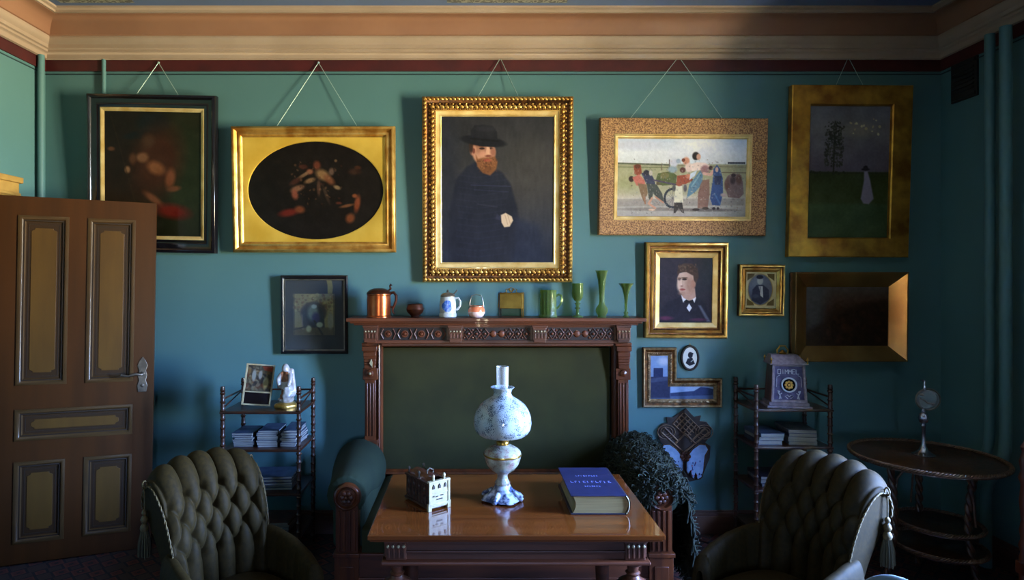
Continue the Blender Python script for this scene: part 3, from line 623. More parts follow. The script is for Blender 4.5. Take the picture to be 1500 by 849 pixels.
G_([(140, 610), (1300, 600), (1300, 660), (140, 680)], (128, 120, 116), 2, .6); E(500, 700, 340, 16, (128, 122, 118), .8); E(940, 705, 260, 14, (108, 100, 100), .8); E(250, 470, 100, 60, (150, 150, 110), 1, 0, .7)
Ln([(520, 470), (700, 470), (820, 440)], 30, (92, 80, 60)); G_([(520, 380), (640, 360), (690, 400), (680, 480), (560, 490), (500, 440)], (86, 96, 62)); E(580, 400, 40, 30, (112, 106, 68)); Ln([(620, 260), (620, 350)], 8, (90, 84, 84)); Ln([(550, 310), (550, 350)], 8, (120, 110, 96))
for t in range(0, 360, 12): E(655+72*math.cos(math.radians(t)), 600+82*math.sin(math.radians(t)), 11, 11, (52, 56, 66), .5)
for t in range(0, 180, 30): Ln([(655-66*math.cos(math.radians(t)), 600-74*math.sin(math.radians(t))), (655+66*math.cos(math.radians(t)), 600+74*math.sin(math.radians(t)))], 4, (90, 88, 92), .6, .7)
# pullers
G_([(300, 310), (365, 305), (375, 380), (350, 400), (310, 390)], (138, 74, 56)); E(335, 320, 26, 20, (96, 56, 44)); E(282, 432, 24, 26, (60, 46, 42)); G_([(290, 420), (350, 390), (400, 440), (410, 490), (330, 490)], (182, 104, 92)); G_([(340, 470), (420, 480), (430, 560), (400, 640), (380, 600), (360, 540)], (126, 100, 76))
G_([(370, 380), (440, 360), (480, 420), (500, 480), (420, 480)], (64, 66, 88)); E(415, 375, 26, 24, (52, 50, 60)); E(455, 378, 16, 24, (180, 170, 160)); G_([(420, 470), (510, 480), (560, 560), (580, 640), (520, 600), (480, 560), (460, 640), (440, 600)], (74, 78, 74)); Ln([(470, 600), (440, 650), (500, 690)], 18, (186, 140, 120)); Ln([(500, 590), (570, 640)], 14, (176, 126, 106)); Ln([(400, 590), (410, 650)], 14, (150, 110, 90)); E(470, 705, 30, 10, (200, 170, 150)); Ln([(480, 440), (680, 480)], 14, (78, 68, 88))
# riders
E(660, 290, 34, 40, (196, 196, 208), .5); E(700, 270, 20, 20, (150, 160, 176), .5); E(650, 345, 40, 30, (140, 156, 172), .6); E(770, 270, 30, 34, (196, 134, 110), .5); E(745, 262, 16, 16, (120, 66, 52)); E(795, 330, 36, 40, (216, 190, 182), .5); E(740, 350, 26, 24, (94, 60, 58)); G_([(690, 400), (790, 390), (830, 440), (760, 480), (690, 460)], (150, 76, 56)); E(790, 405, 26, 20, (190, 120, 96), .5)
G_([(810, 300), (860, 280), (940, 285), (980, 310), (950, 350), (900, 350), (820, 360)], (226, 204, 196)); E(855, 225, 32, 36, (46, 42, 44)); E(880, 232, 19, 27, (196, 150, 130), .4); G_([(800, 480), (900, 350), (920, 380), (920, 470), (860, 540), (780, 600)], (92, 124, 146)); G_([(810, 380), (870, 350), (850, 400), (800, 440)], (196, 204, 214)); Ln([(900, 380), (820, 500)], 12, (130, 162, 178), .8, .7)
# walkers
G_([(920, 440), (980, 430), (985, 560), (970, 690), (880, 690), (880, 560), (900, 480)], (132, 100, 90)); E(940, 345, 40, 40, (152, 110, 112), .5); Ln([(930, 380), (990, 390), (1010, 360)], 26, (206, 160, 146)); E(990, 330, 18, 18, (70, 52, 52)); E(865, 702, 32, 12, (56, 48, 48)); E(950, 690, 30, 12, (70, 60, 56))
G_([(1015, 340), (1045, 300), (1075, 340), (1100, 420), (1105, 560), (1080, 665), (1010, 660), (990, 600), (1010, 440)], (56, 78, 126)); E(1045, 345, 14, 22, (196, 160, 150), .4); G_([(1020, 400), (1090, 400), (1080, 480), (1030, 480)], (46, 54, 84)); Ln([(1030, 560), (1080, 650)], 14, (80, 110, 160), .8, .7); E(1025, 690, 16, 12, (56, 50, 56)); E(1062, 690, 12, 12, (56, 50, 56))
G_([(1115, 460), (1140, 400), (1190, 375), (1240, 385), (1280, 450), (1290, 560), (1250, 600), (1150, 590)], (124, 100, 98)); E(1195, 395, 20, 16, (60, 48, 52)); E(1190, 440, 24, 36, (78, 62, 66), .6); E(1245, 430, 26, 44, (104, 74, 66), .6); E(1140, 480, 24, 50, (108, 80, 72), .6); E(1110, 570, 28, 16, (176, 150, 146), .6)
G_([(680, 490), (735, 480), (750, 640), (665, 640)], (206, 200, 180)); E(712, 470, 30, 24, (150, 84, 66)); E(665, 510, 16, 30, (84, 84, 84), .6); E(765, 510, 16, 34, (92, 88, 92), .6); G_([(670, 640), (740, 640), (760, 735), (740, 730), (712, 690), (680, 735), (665, 730)], (62, 58, 58))
P.A = np.clip(P.A*1.07, 0, 255); P.dabs(420, (925, 232, 1092, 312), (.4, 1.3), [(70, 62, 66), (196, 176, 164), (128, 96, 84), (96, 112, 128), (216, 206, 200)], .35); P.noise(7, 3).noise(6, 1.2)
p.canvas(P, 'oil', -.014, 1.3); p.back(); p.cord((995, 82), [(920, 173), (1063, 173)])
# 5 landscape with a tree in a wide flat gold frame
p = Picture('framed_painting', 'dim landscape with a lone tree and pale figure in a wide flat gold frame', (1157, 126, 1333, 376), 2.0, roll=.3)
MB().sweep(p.R(1157, 126, 1333, 376), [(0, 0), (0, .045), (.005, .05), (.118, .045), (.124, .038), (.128, .02)]).build('frame', 'gold_aged', p.o, smooth=20)
P = Paint(1184, 154, 1307, 347, (80, 74, 80), seed=14); P.grad([(154, (98, 98, 106)), (190, (108, 104, 104)), (250, (88, 80, 92)), (252, (50, 58, 30)), (295, (58, 68, 36)), (300, (62, 80, 52)), (347, (60, 76, 48))])
P.noise(10, 16).ell(1260, 190, 22, 10, (128, 120, 106), .9, 0, .7).dabs(14, (1240, 172, 1290, 200), (.8, 2.2), [(216, 206, 150), (190, 170, 120)], .7)
P.line([(1223, 200), (1223, 254)], 2.4, (44, 42, 36)).dabs(330, (1209, 184, 1237, 243), (.5, 1.9), [(46, 48, 36), (58, 58, 44), (40, 40, 34)], .7); P.dabs(110, (1214, 178, 1232, 212), (.5, 1.8), [(40, 44, 34)], .8)
P.line([(1184, 252), (1307, 253)], 2, (44, 48, 30), 2).dabs(20, (1186, 250, 1240, 254), (.8, 2), [(36, 40, 26)], .7).ell(1270, 247, 6, 2, (34, 28, 32), .4).ell(1270, 244.5, 3.4, 3, (34, 28, 32), .4).poly([(1268, 250), (1273, 250), (1277, 262), (1283, 290), (1276, 298), (1268, 297), (1264, 290), (1268, 264)], (128, 120, 138), 2).noise(5, 2.2)
p.canvas(P, 'oil', -.022, 1.5); p.back(y=.02); p.cord((1244, 83), [(1222, 126), (1268, 126)])
# 6 small dark print with an archway
p = Picture('framed_print', 'small square colour print of an archway on black mount, thin black frame', (409, 403, 508, 519), 1.2)
MB().sweep(p.R(409, 403, 508, 519), [(0, 0), (0, .022), (.006, .028), (.016, .028), (.022, .022), (.026, .018)]).build('frame', 'ebony', p.o, smooth=40)
MB().sweep(p.R(414, 408.5, 503.5, 514), [(0, .012), (0, .0235), (.006, .0235), (.008, .012)]).build('silver_fillet', 'pewter', p.o, smooth=0)
P = Paint(414, 408, 504, 515, (20, 19, 24), k=1.8, seed=21); P.poly([(427.5, 430), (488, 430), (488, 491), (427.5, 491)], (150, 132, 88), .6)
P.poly([(476, 409), (484, 409), (486, 420), (485, 430), (478, 430), (478, 418)], (150, 128, 62), 1).dabs(120, (428, 431, 487, 460), (.8, 2.6), [(176, 148, 92), (126, 84, 50), (96, 72, 50), (190, 168, 110)], .6)
P.ell(457, 458, 19, 16, (64, 50, 46), .2).ell(456, 460, 15, 13, (36, 34, 42), .2).poly([(441, 458), (472, 458), (474, 486), (440, 486)], (40, 42, 48), 1).ell(456, 458, 8, 12, (116, 124, 116), .6).ell(458, 449, 4, 3, (176, 184, 180), .5).ell(461, 466, 6, 8, (58, 50, 96), .6).poly([(428, 480), (487, 480), (487, 491), (428, 491)], (92, 76, 54), 1.5)
P.line([(440, 462), (441, 482)], 2, (130, 110, 96)).line([(428, 483), (450, 478)], 2, (34, 28, 24)).line([(458, 470), (470, 490)], 2.5, (36, 30, 26)).ell(466, 476, 5, 4, (190, 186, 160), .5).ell(450, 482, 4, 5, (176, 176, 150), .6).ell(482, 470, 4, 12, (150, 140, 120), .6).noise(8, 1.6)
for xx in (428.5, 487): P.line([(xx, 431), (xx, 490)], .8, (30, 26, 22))
p.canvas(P, 'matte_print', -.013, 1.25, name='print'); p.back()
MB().b2(p.L(414, 0)[0], p.L(503, 0)[0], -.0165, -.0155, p.L(0, 513)[1], p.L(0, 409)[1]).build('glass', 'picture_glass', p.o, smooth=0)
# 7 boy in a suit
p = Picture('framed_portrait', 'young man in dark suit and bow tie, gold frame right of the mantel shelf', (946, 354.5, 1068, 495.5), 1.5, roll=.3)
MB().sweep(p.R(946, 354.5, 1068, 495.5), [(0, 0), (0, .034), (.007, .044), (.016, .046), (.024, .040), (.028, .030), (.034, .028), (.040, .036), (.052, .040), (.058, .030), (.064, .028), (.066, .020), (.074, .018)], mats=[1, 0, 0, 0, 1, 1, 0, 0, 1, 1, 0, 0]).build('frame', ['gold', 'gold_dark'], p.o, smooth=40)
MB().sweep(p.R(962, 370.5, 1053, 479.5), [(0, .010), (0, .026), (.018, .020), (.028, .016), (.03, .01)]).build('cream_slip', 'gold_pale', p.o, smooth=20)
P = Paint(968.5, 377, 1046, 472.5, (38, 34, 46), k=1.7, seed=31); q = lambda x, y: (935+x/5.476, 345+y/5.476)
P.ell(990, 400, 30, 40, (48, 42, 56), 1, 0, .7).ell(1040, 395, 14, 30, (38, 44, 48), 1, 0, .7)
P.poly([q(*t) for t in [(190, 695), (200, 590), (260, 530), (360, 490), (480, 480), (540, 530), (590, 620), (605, 695)]], (30, 28, 44), 2).poly([q(*t) for t in [(500, 560), (520, 560), (600, 690), (570, 690)]], (112, 120, 140), 2.5, .8)
P.poly([q(*t) for t in [(365, 450), (365, 505), (430, 530), (480, 500), (470, 420)]], (188, 150, 134), 1.5)
P.ell(*q(395, 378), 62/5.476, 92/5.476, (206, 168, 150), .16, -6).poly([q(*t) for t in [(325, 340), (340, 300), (400, 290), (460, 310), (462, 420), (430, 480), (380, 470), (350, 460), (335, 420)]], (204, 166, 146), 1.5)
P.ell(*q(430, 400), 6, 12, (160, 116, 100), .9, 0, .7).ell(*q(458, 385), 3.5, 6.5, (176, 126, 108), .5).ell(*q(345, 352), 3, 1.3, (52, 38, 40), .5).ell(*q(385, 350), 3.6, 1.4, (52, 38, 40), .5).ell(*q(385, 338), 5, .9, (88, 62, 52), .5).ell(*q(343, 340), 3, .9, (88, 62, 52), .5)
P.poly([q(*t) for t in [(352, 350), (362, 350), (366, 400), (348, 402)]], (228, 192, 172), 1).ell(*q(358, 404), 3, 1, (140, 92, 80), .6).ell(*q(368, 432), 4.6, 1.6, (156, 74, 70), .5).ell(*q(340, 395), 3, 8, (226, 190, 170), .9, 0, .8).ell(*q(370, 462), 6, 3, (170, 128, 112), .9, 0, .7)
P.poly([q(*t) for t in [(325, 300), (335, 240), (380, 220), (440, 222), (490, 260), (500, 330), (480, 380), (462, 360), (455, 320), (400, 290), (350, 292), (330, 320)]], (70, 50, 42), 1.6).dabs(40, (996, 386, 1024, 398), (.8, 2), [(104, 78, 62), (50, 36, 32)], .6)
P.poly([q(*t) for t in [(360, 475), (380, 500), (430, 525), (478, 492), (480, 500), (468, 540), (425, 530), (375, 535)]], (232, 232, 238), 1).poly([q(*t) for t in [(380, 530), (400, 512), (425, 522), (455, 512), (470, 545), (440, 540), (425, 535), (405, 545)]], (16, 16, 24), .8).poly([q(*t) for t in [(425, 545), (448, 580), (428, 612), (405, 580)]], (226, 228, 240), .8)
P.ell(*q(240, 665), 10, 3, (90, 40, 72), .8).ell(*q(500, 675), 12, 2, (78, 34, 66), .8).noise(5, 5).noise(4, 1.5)
p.canvas(P, 'oil', -.012, 1.2); p.back()
# 8 small oval photograph
p = Picture('framed_photograph', 'small oval photograph of a seated man in a stepped gold frame with cream mat', (1085, 387, 1152, 463), 1.5, roll=.5)
MB().sweep(p.R(1085, 387, 1152, 463), [(0, 0), (0, .034), (.006, .04), (.014, .04), (.02, .030), (.026, .028), (.034, .032), (.042, .026), (.048, .02)], n=20, disp=lambda s, f, j, w_, L: .003*math.sin(s*400) if j in (1, 2, 3) else 0, mats=[1, 0, 0, 1, 0, 0, 0, 0]).build('frame', ['gold', 'gold_dark'], p.o, smooth=40)
P = Paint(1095, 397, 1141, 451, (226, 210, 160), k=2.4, seed=41)
for sx in (-1, 1):
    for sy in (-1, 1): P.poly([(1118+sx*20, 424+sy*23.5), (1118+sx*9, 424+sy*23.5), (1118+sx*11, 424+sy*19), (1118+sx*16, 424+sy*16), (1118+sx*20, 424+sy*13)], (116, 96, 52), .8)
P.ell(1117.5, 424, 18.6, 23.5, (180, 150, 90), .06).ell(1117.5, 424, 17.4, 22.3, (112, 118, 144), .06).ell(1112, 415, 10, 12, (142, 148, 172), 1, 0, .7).poly([(1105, 440), (1106, 424), (1112, 417), (1122, 417), (1130, 424), (1131, 438), (1118, 446)], (58, 64, 92), 1.5).ell(1117, 411, 4.4, 5.6, (196, 196, 204), .3).ell(1116.5, 405.5, 5, 3, (40, 44, 66), .4).poly([(1115, 419), (1121, 419), (1122, 436), (1118, 433)], (216, 220, 232), .8).line([(1117, 420), (1117, 428)], 1, (40, 44, 66)).ell(1110, 434, 6, 3, (80, 86, 112), .6).noise(6, 2)
p.canvas(P, 'matte_print', -.016, name='photograph'); p.back()
# 9 dark landscape in a deep bevelled frame
p = Picture('framed_painting', 'very dark landscape in a deep sloping brown gold frame, lower right of the wall', (1160, 398, 1328, 529), 1.0)
MB().sweep(p.R(1163, 398, 1328, 529), [(0, 0), (0, .068), (.004, .071), (.010, .070), (.092, .023), (.098, .018)]).build('frame', 'gold_bevel', p.o, smooth=12)
P = Paint(1184, 419, 1307, 508, (56, 36, 20), seed=51); P.grad([(419, (92, 84, 78)), (440, (86, 60, 44)), (460, (56, 36, 22)), (508, (40, 24, 14))]); P.ell(1195, 440, 20, 60, (96, 100, 100), 1.1, 0, .7).poly([(1200, 478), (1230, 460), (1262, 447), (1307, 438), (1307, 508), (1184, 508), (1184, 490)], (46, 28, 14), 8, .9).dabs(60, (1215, 450, 1300, 505), (1.5, 6), [(78, 42, 20), (30, 18, 10), (92, 54, 28)], .35).noise(7, 4).noise(5, 1.6)
p.canvas(P, 'varnish', -.019); p.back(y=.015)
# 10 L-shaped frame with two views
p = Picture('framed_photograph', 'L-shaped beaded frame holding two blue toned castle views', (943.5, 509.5, 1061, 598), .8)
Lp = [p.L(943.5, 598), p.L(1061, 598), p.L(1061, 555), p.L(993.5, 555), p.L(993.5, 509.5), p.L(943.5, 509.5)]
MB().sweep(Lp, [(0, 0), (0, .024), (.006, .03), (.014, .028), (.02, .022), (.03, .020), (.034, .026), (.042, .026), (.048, .018), (.054, .014)], n=48, disp=lambda s, f, j, w_, L: .004*math.sin(s*2*PI/.018) if j in (6, 7) else 0, mats=[1, 0, 0, 1, 1, 0, 0, 0, 0]).build('frame', [mat('bronze_gilt', (176, 150, 112), (130, 100, 68), scale=40, rough=.4, metal=.5), 'gold_dark'], p.o, smooth=50)
P = Paint(953, 519, 1052, 589, (86, 100, 138), k=2, seed=61); P.poly([(953, 519), (984, 519), (984, 553), (953, 553)], (142, 172, 220), .8).ell(975, 530, 8, 6, (200, 212, 236), .9).poly([(960, 542), (974, 541), (974, 556), (960, 556)], (44, 54, 96), .8).line([(961, 541), (973, 541)], 2.2, (52, 62, 104)).poly([(953, 553), (984, 553), (984, 584), (953, 584)], (56, 60, 92), 1).poly([(953, 556), (984, 552), (984, 558), (953, 562)], (88, 96, 130), 1.5, .7)
P.poly([(985, 563), (1052, 563), (1052, 589), (985, 589)], (170, 192, 232), .7).poly([(985, 577), (1008, 575), (1020, 574), (1030, 568), (1040, 569), (1052, 572), (1052, 589), (985, 589)], (60, 74, 118), 1).poly([(985, 582), (1052, 580), (1052, 589), (985, 589)], (100, 118, 160), 1).noise(6, 2)
inL = lambda X, Y: ((X < 984) | (Y > 563.5))
p.canvas(P, 'matte_print', -.013, mask=inL, name='photograph')
MB().prism([(x*.965+(.0), z*.965) for x, z in Lp], -.011, -.001).build('backing_board', 'ebony', p.o, smooth=0)
# 11 oval silhouette miniature
p = Picture('oval_miniature', 'tiny oval silhouette portrait in a dark wooden frame above the L-shaped frame', (1000.5, 506, 1028.5, 544.5), .6)
ov = lambda rx, rz, n=40: [(rx*math.cos(2*PI*i/n), rz*math.sin(2*PI*i/n)) for i in range(n)]
MB().sweep(ov(p.a, p.bb), [(0, 0), (0, .012), (.004, .017), (.010, .017), (.014, .012), (.016, .008)]).build('frame', 'carve_dark', p.o, smooth=50)
P = Paint(1001, 507, 1028, 544, (236, 236, 232), k=3, seed=71); P.ell(1015, 521, 3.6, 4.6, (34, 36, 50), .2).poly([(1011, 526), (1018, 525), (1022, 534), (1014, 537), (1008, 533)], (34, 36, 50), .6).ell(1017.5, 519, 2, 1.4, (34, 36, 50), .4).line([(1016, 531), (1019, 528)], 1, (180, 190, 200)).noise(3, 1.5)
p.canvas(P, 'matte_print', -.009, mask=lambda X, Y: ((X-1014.5)/12.2)**2+((Y-525.2)/17.2)**2 < 1, name='silhouette')
MB().tube([(.004*math.cos(t*PI/5), -.004, p.bb+.004+.005*math.sin(t*PI/5)) for t in range(10)], .0014, 5, closed=True).build('hanging_ring', 'brass', p.o)
MB().sweep(ov(p.a-.004, p.bb-.004), [(0, .001), (0, .004), (p.a*.9, .004)]).build('backing_board', 'ebony', p.o, smooth=0)
# 12 fretwork wall pocket with two embroidered hands
wp = empty('wall_pocket', 'carved fretwork wall pocket with two pale blue embroidered hand shapes, beside the settee', 'wall pocket', (px(1005, 3.95), D-.003, pz(653, 3.95)), rot=(0, 0, 0))
k = 3.95/F; f = lambda x, y: ((x-1005)*k, -(y-653)*k)
out = [(1002, 603), (1008, 599), (1014, 606), (1020, 612), (1030, 610), (1028, 618), (1038, 619), (1045, 628), (1044, 640), (1036, 650), (1044, 655), (1043, 672), (1036, 690), (1030, 704), (1012, 708), (990, 704), (984, 690), (974, 672), (978, 658), (968, 646), (965, 632), (972, 622), (980, 621), (978, 612), (988, 613)]
MB().prism([f(*q_) for q_ in out], -.014, -.002).build('fretwork_back', 'fret', wp, smooth=0, bevel=.003)
def bar(b, a, c, w_, y=-.02): b.tube([(*f(*a)[:1], y, f(*a)[1]), (f(*c)[0], y, f(*c)[1])], w_, 6)
lt = MB()
for i in range(5):
    t = i/4; bar(lt, (988+26*t*.8, 622+22*t*.8-12*t*0), (1003+24*t*.8, 606+22*t*.8), .004)
    bar(lt, (988+17*t, 622-16*t), (1010+17*t, 642-14*t), .004)
for (a, c) in (((970, 634), (1004, 664)), ((1042, 634), (1004, 664)), ((990, 652), (1006, 636)), ((1022, 652), (1006, 636)), ((976, 628), (996, 648)), ((1036, 628), (1014, 648))): bar(lt, a, c, .006)
for cx in (978, 1034):
    for r_ in (5, 9, 13): lt.tube([(f(cx, 634)[0]+r_*k*math.cos(2*PI*i/20), -.018, f(cx, 634)[1]+r_*k*.8*math.sin(2*PI*i/20)) for i in range(20)], .0028, 5, closed=True)
lt.build('lattice', 'fret_rib', wp, smooth=50)
for sx, name in ((-1, 0), (1, 1)):
    hx = [(4, 668), (12, 658), (22, 651), (31, 652), (35, 659), (30, 668), (29, 678), (28, 690), (25, 700), (19, 703), (16, 694), (14, 702), (10, 700), (9, 690), (5, 696), (2, 690), (2, 678)]
    pts = [f(1004+sx*a, c) for a, c in hx]; g = MB(); g.prism(pts if sx > 0 else pts[::-1], -.034, -.014); hnd = g.build('embroidered_hand', 'embroid', wp, smooth=0, bevel=.006, seg=3)
    rim = MB(); rim.tube([(x, -.034, z) for x, z in pts], .0035, 6, closed=True); rim.build('piping', 'gold_dark', hnd)
    be = MB(); rr = random.Random(3+name)
    for i in range(16):
        x, z = f(1004+sx*rr.uniform(8, 25), rr.uniform(676, 699)); be.ell((x, -.036, z), (.003, .003, .006), m=rr.choice([0, 0, 1]), n=8, k=6)
    be.build('stitching', ['hotblue', 'red_bead'], hnd)
fl = MB()
for i in range(6):
    t = i*PI/3; fl.ell((f(1005, 669)[0]+.022*math.cos(t), -.038, f(1005, 669)[1]+.022*math.sin(t)), (.014, .006, .014), n=10, k=6)
fl.ell((f(1005, 669)[0], -.042, f(1005, 669)[1]), (.01, .008, .01), n=10, k=6); fl.build('carved_rosette', 'carve', wp)
# ------------------------------------------------------------------ the settee with mantel-shelf back
SX, SY = .155, 3.5
st = empty('settee', 'long green velvet settee with a tall walnut back crowned by a mantel shelf', 'settee', (SX, SY, 0))
def lx(x, Z): return px(x, Z)-SX
yb = D-.012-SY
zs = 1.412; zf1 = pz(478, 3.78); zf0 = pz(501, 3.8)
# shelf
b = MB(); b.b2(-.925, .905, 3.735-SY, yb, zs-.022, zs); b.b2(-.905, .885, 3.755-SY, yb, zs-.034, zs-.022); b.b2(-.885, .865, 3.775-SY, yb, zs-.046, zs-.034)
b.build('mantel_shelf', 'walnut', st, smooth=0, bevel=.004)
# frieze
yf = 3.815-SY
b = MB(); b.b2(-.80, .80, yf, yb, zf0, zs-.046).b2(-.81, .81, yf-.012, yf+.01, zf0-.008, zf0+.012).b2(-.81, .81, yf-.008, yf+.01, zs-.058, zs-.046).b2(-.72, .72, yf+.0, yb, zf0-.025, zf0-.008)
fz = b.build('frieze', 'carve', st, smooth=0, bevel=.003)
zm = (zf0+zs-.05)/2; hh = (zs-.05-zf0)/2-.012
# carved panels between blocks
blocks = [-.765, -.255, .255+.0, .765]
blocks = [lx(543, 3.8), lx(667, 3.8), lx(790, 3.8), lx(913, 3.8)]
for i in range(3):
    cv = MB(); rec = MB()
    x0, x1 = blocks[i]+.055, blocks[i+1]-.055
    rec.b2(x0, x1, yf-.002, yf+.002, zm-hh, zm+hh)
    if i == 0:
        for j in range(4):
            x = x0+(x1-x0)*(j+.5)/4; T = Matrix.Translation((x, yf-.002, zm)) @ Matrix.Rotation(PI/2, 4, 'X')
            cv.lathe([(.022, 0), (.022, .005), (.016, .006), (.012, .003), (.008, .011), (0, .013)], n=14, T=T)
            for s_ in (-1, 1): cv.tube([(x+s_*.03, yf-.004, zm-hh*.8), (x+s_*.045, yf-.006, zm), (x+s_*.03, yf-.004, zm+hh*.8)], .004, 6)
    else:
        n_ = 8
        for j in range(n_):
            x = x0+(x1-x0)*(j+.5)/n_; w_ = (x1-x0)/n_/2
            if j in (3, 4) :
                cv.ell((x, yf-.002, zm), (w_*.8, .008, hh*.55), n=12, k=8)
                cv.tube([(x-w_, yf-.004, zm), (x+w_, yf-.004, zm)], .003, 6); continue
            cv.tube([(x-w_, yf-.004, zm), (x, yf-.004, zm+hh*.85), (x+w_, yf-.004, zm), (x, yf-.004, zm-hh*.85)], .0045, 6, closed=True)
            cv.ell((x, yf-.004, zm), (.009, .009, .009), n=8, k=6)
            for s_ in (-1, 1): cv.ell((x-w_, yf-.003, zm+s_*hh*.6), (.007, .006, .007), n=8, k=6)
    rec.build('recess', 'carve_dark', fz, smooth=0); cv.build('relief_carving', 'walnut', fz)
for i, x in enumerate(blocks):
    b = MB(); b.b2(x-.042, x+.042, yf-.03, yf, zf0+.012, zs-.046).b2(x-.036, x+.036, yf-.036, yf, zf0+.0, zf0+.02).b2(x-.047, x+.047, yf-.036, yf, zs-.062, zs-.046)
    for j in range(4): b.b2(x-.034+j*.0205, x-.034+j*.0205+.010, yf-.034, yf-.028, zf0+.025, zm+.004)
    bk = b.build('carved_block', 'carve', st, smooth=0, bevel=.002)
    d = MB()
    for j in range(4): d.ell((x-.029+j*.0195, yf-.038, zm+hh*.45), (.006, .005, .006), n=8, k=6)
    d.build('bead', 'bone', bk)
# posts
zp0 = .40
for sgn in (-1, 1):
    cx = lx(543.5, 3.88) if sgn < 0 else lx(911, 3.88); y0, y1 = 3.845-SY, yb
    b = MB(); top = zf0-.008; wv = .047
    def P_(w0, z0, z1, dy=0): b.b2(cx-w0, cx+w0, y0-dy, y1, z0, z1)
    P_(wv, 1.02, top-.16); P_(.052, top-.02, top, .01)
    # scrolled bracket under the block
    prof = [(.048, top-.02), (.046, top-.05), (.034, top-.058), (.044, top-.085), (.032, top-.10), (.040, top-.12), (.030, top-.135), (.038, top-.16)]
    for (w0, z0), (w1, z1_) in zip(prof, prof[1:]): b.b2(cx-(w0+w1)/2, cx+(w0+w1)/2, y0-.028*(w0+w1)/.09, y1, z1_, z0)
    P_(.034, zp0+.24, 1.02); P_(.047, zp0, zp0+.22); P_(.052, zp0+.22, zp0+.245, .01)
    for j in range(3): b.b2(cx-.024+j*.019, cx-.024+j*.019+.010, y0-.006, y0+.01, zp0+.27, 1.0)
    b.lathe([(.022, 0), (.022, .008), (.012, .012), (0, .016)], n=16, T=Matrix.Translation((cx, y0-.004, top-.19)) @ Matrix.Rotation(PI/2, 4, 'X'))
    ps = b.build('back_post', 'walnut_v', st, smooth=30, bevel=.003)
    if sgn < 0:
        MB().prism([(cx+.0, top-.125), (cx+.018, top-.15), (cx+.018, top-.115), (cx+.012, top-.10)], y0-.03, y0-.02).ell((cx+.002, y0-.02, top-.19), (.008, .008, .008), n=8, k=6).build('bone_inlay', 'bone', ps, smooth=30)
# upholstered back
x0, x1 = lx(560, 3.9), lx(893, 3.9); z1_ = pz(509, 3.9)
b = MB(); b.grid(lambda u, v: (x0+(x1-x0)*u, 3.90-SY-.016*math.sin(PI*min(1, max(0, u)))**.4*math.sin(PI*min(1, max(0, v)))**.4, .42+(z1_-.42)*v), 40, 30)
b.b2(x0, x1, 3.905-SY, yb, .42, z1_); b.build('back_cushion', 'velvet', st, smooth=50)
b = MB(); xa, xb_ = cxa, cxb = lx(554, 3.88), lx(903, 3.88); o = [(xa, .42), (xb_, .42), (xb_, zf0-.008), (xa, zf0-.008)]
b.sweep(o, [(0, 0), (0, .03), (.006, .036), (.014, .03), (.020, .03), (.026, .022), (.030, .01)]); fr = b.build('back_frame', 'walnut_v', st, loc=(0, 3.90-SY, 0)); 
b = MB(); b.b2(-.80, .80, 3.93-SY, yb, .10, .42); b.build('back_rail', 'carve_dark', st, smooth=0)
# arms
for sgn in (-1, 1):
    def sec(t):   # centre x, centre z, half w, half h, y
        e = t*t*(3-2*t)
        return (.78+.075*t, .575-.095*e, .098+.062*e, .098+.072*e, (3.05+.80*t)-SY)
    def af(u, v):
        cx, cz, hw, hv, y = sec(min(1, max(0, (v-.06)/.88))); a = 2*PI*u
        k_ = 1.0
        if v < .06: k_ = math.sqrt(max(0, 1-((.06-v)/.06)**2))*.35+.65; y -= .015*(.06-v)/.06
        if v > .94: k_ = math.sqrt(max(0, 1-((v-.94)/.06)**2))*.5+.5; y += .03*(v-.94)/.06
        pl = 1-.035*abs(math.sin(a*9))*max(0, 1-v*7)
        return (sgn*(cx+hw*k_*pl*math.cos(a)), y, cz+hv*k_*pl*math.sin(a)-(.05*t_ if False else 0))
    b = MB(); b.grid(af, 72, 44, cu=True)
    arm = b.build('armrest', 'velvet_arm', st, smooth=60)
    # inner upholstered panel below the roll
    b = MB(); b.b2(*(sorted((sgn*.70, sgn*.86))), 3.09-SY, 3.86-SY, .30, .52); b.build('side_panel', 'velvet_arm', arm, smooth=0, bevel=.02, seg=3)
    cx = sgn*.772; yp = 3.02-SY; zr = .577
    b = MB(); b.b2(cx-.055, cx+.055, yp, yp+.06, .30, zr-.03)
    for j in range(4): b.b2(cx-.046+j*.0255, cx-.046+j*.0255+.014, yp-.010, yp+.002, .315, zr-.065)
    b.b2(cx-.066, cx+.066, yp-.016, yp+.07, .285, .305).b2(cx-.06, cx+.06, yp-.008, yp+.065, .06, .285).b2(cx-.07, cx+.07, yp-.02, yp+.07, .0, .06)
    b.b2(cx-.035, cx+.035, yp-.014, yp-.006, .11, .24)
    T = Matrix.Translation((cx, yp+.05, zr)) @ Matrix.Rotation(PI/2, 4, 'X')
    b.lathe([(.068, 0), (.068, .045), (.064, .06), (.054, .066), (.050, .056), (.044, .052), (.040, .060), (.030, .060), (.018, .058), (0, .058)], n=32, T=T)
    post = b.build('arm_post', 'walnut_v', st, smooth=35, bevel=.002)
    r = MB()
    for j in range(6):
        a = j*PI/3; r.ell((cx+.022*math.cos(a), yp-.012, zr+.022*math.sin(a)), (.013, .008, .013), n=10, k=6)
    r.ell((cx, yp-.016, zr), (.010, .010, .010), n=10, k=8); r.build('carved_rosette', 'carve', post)
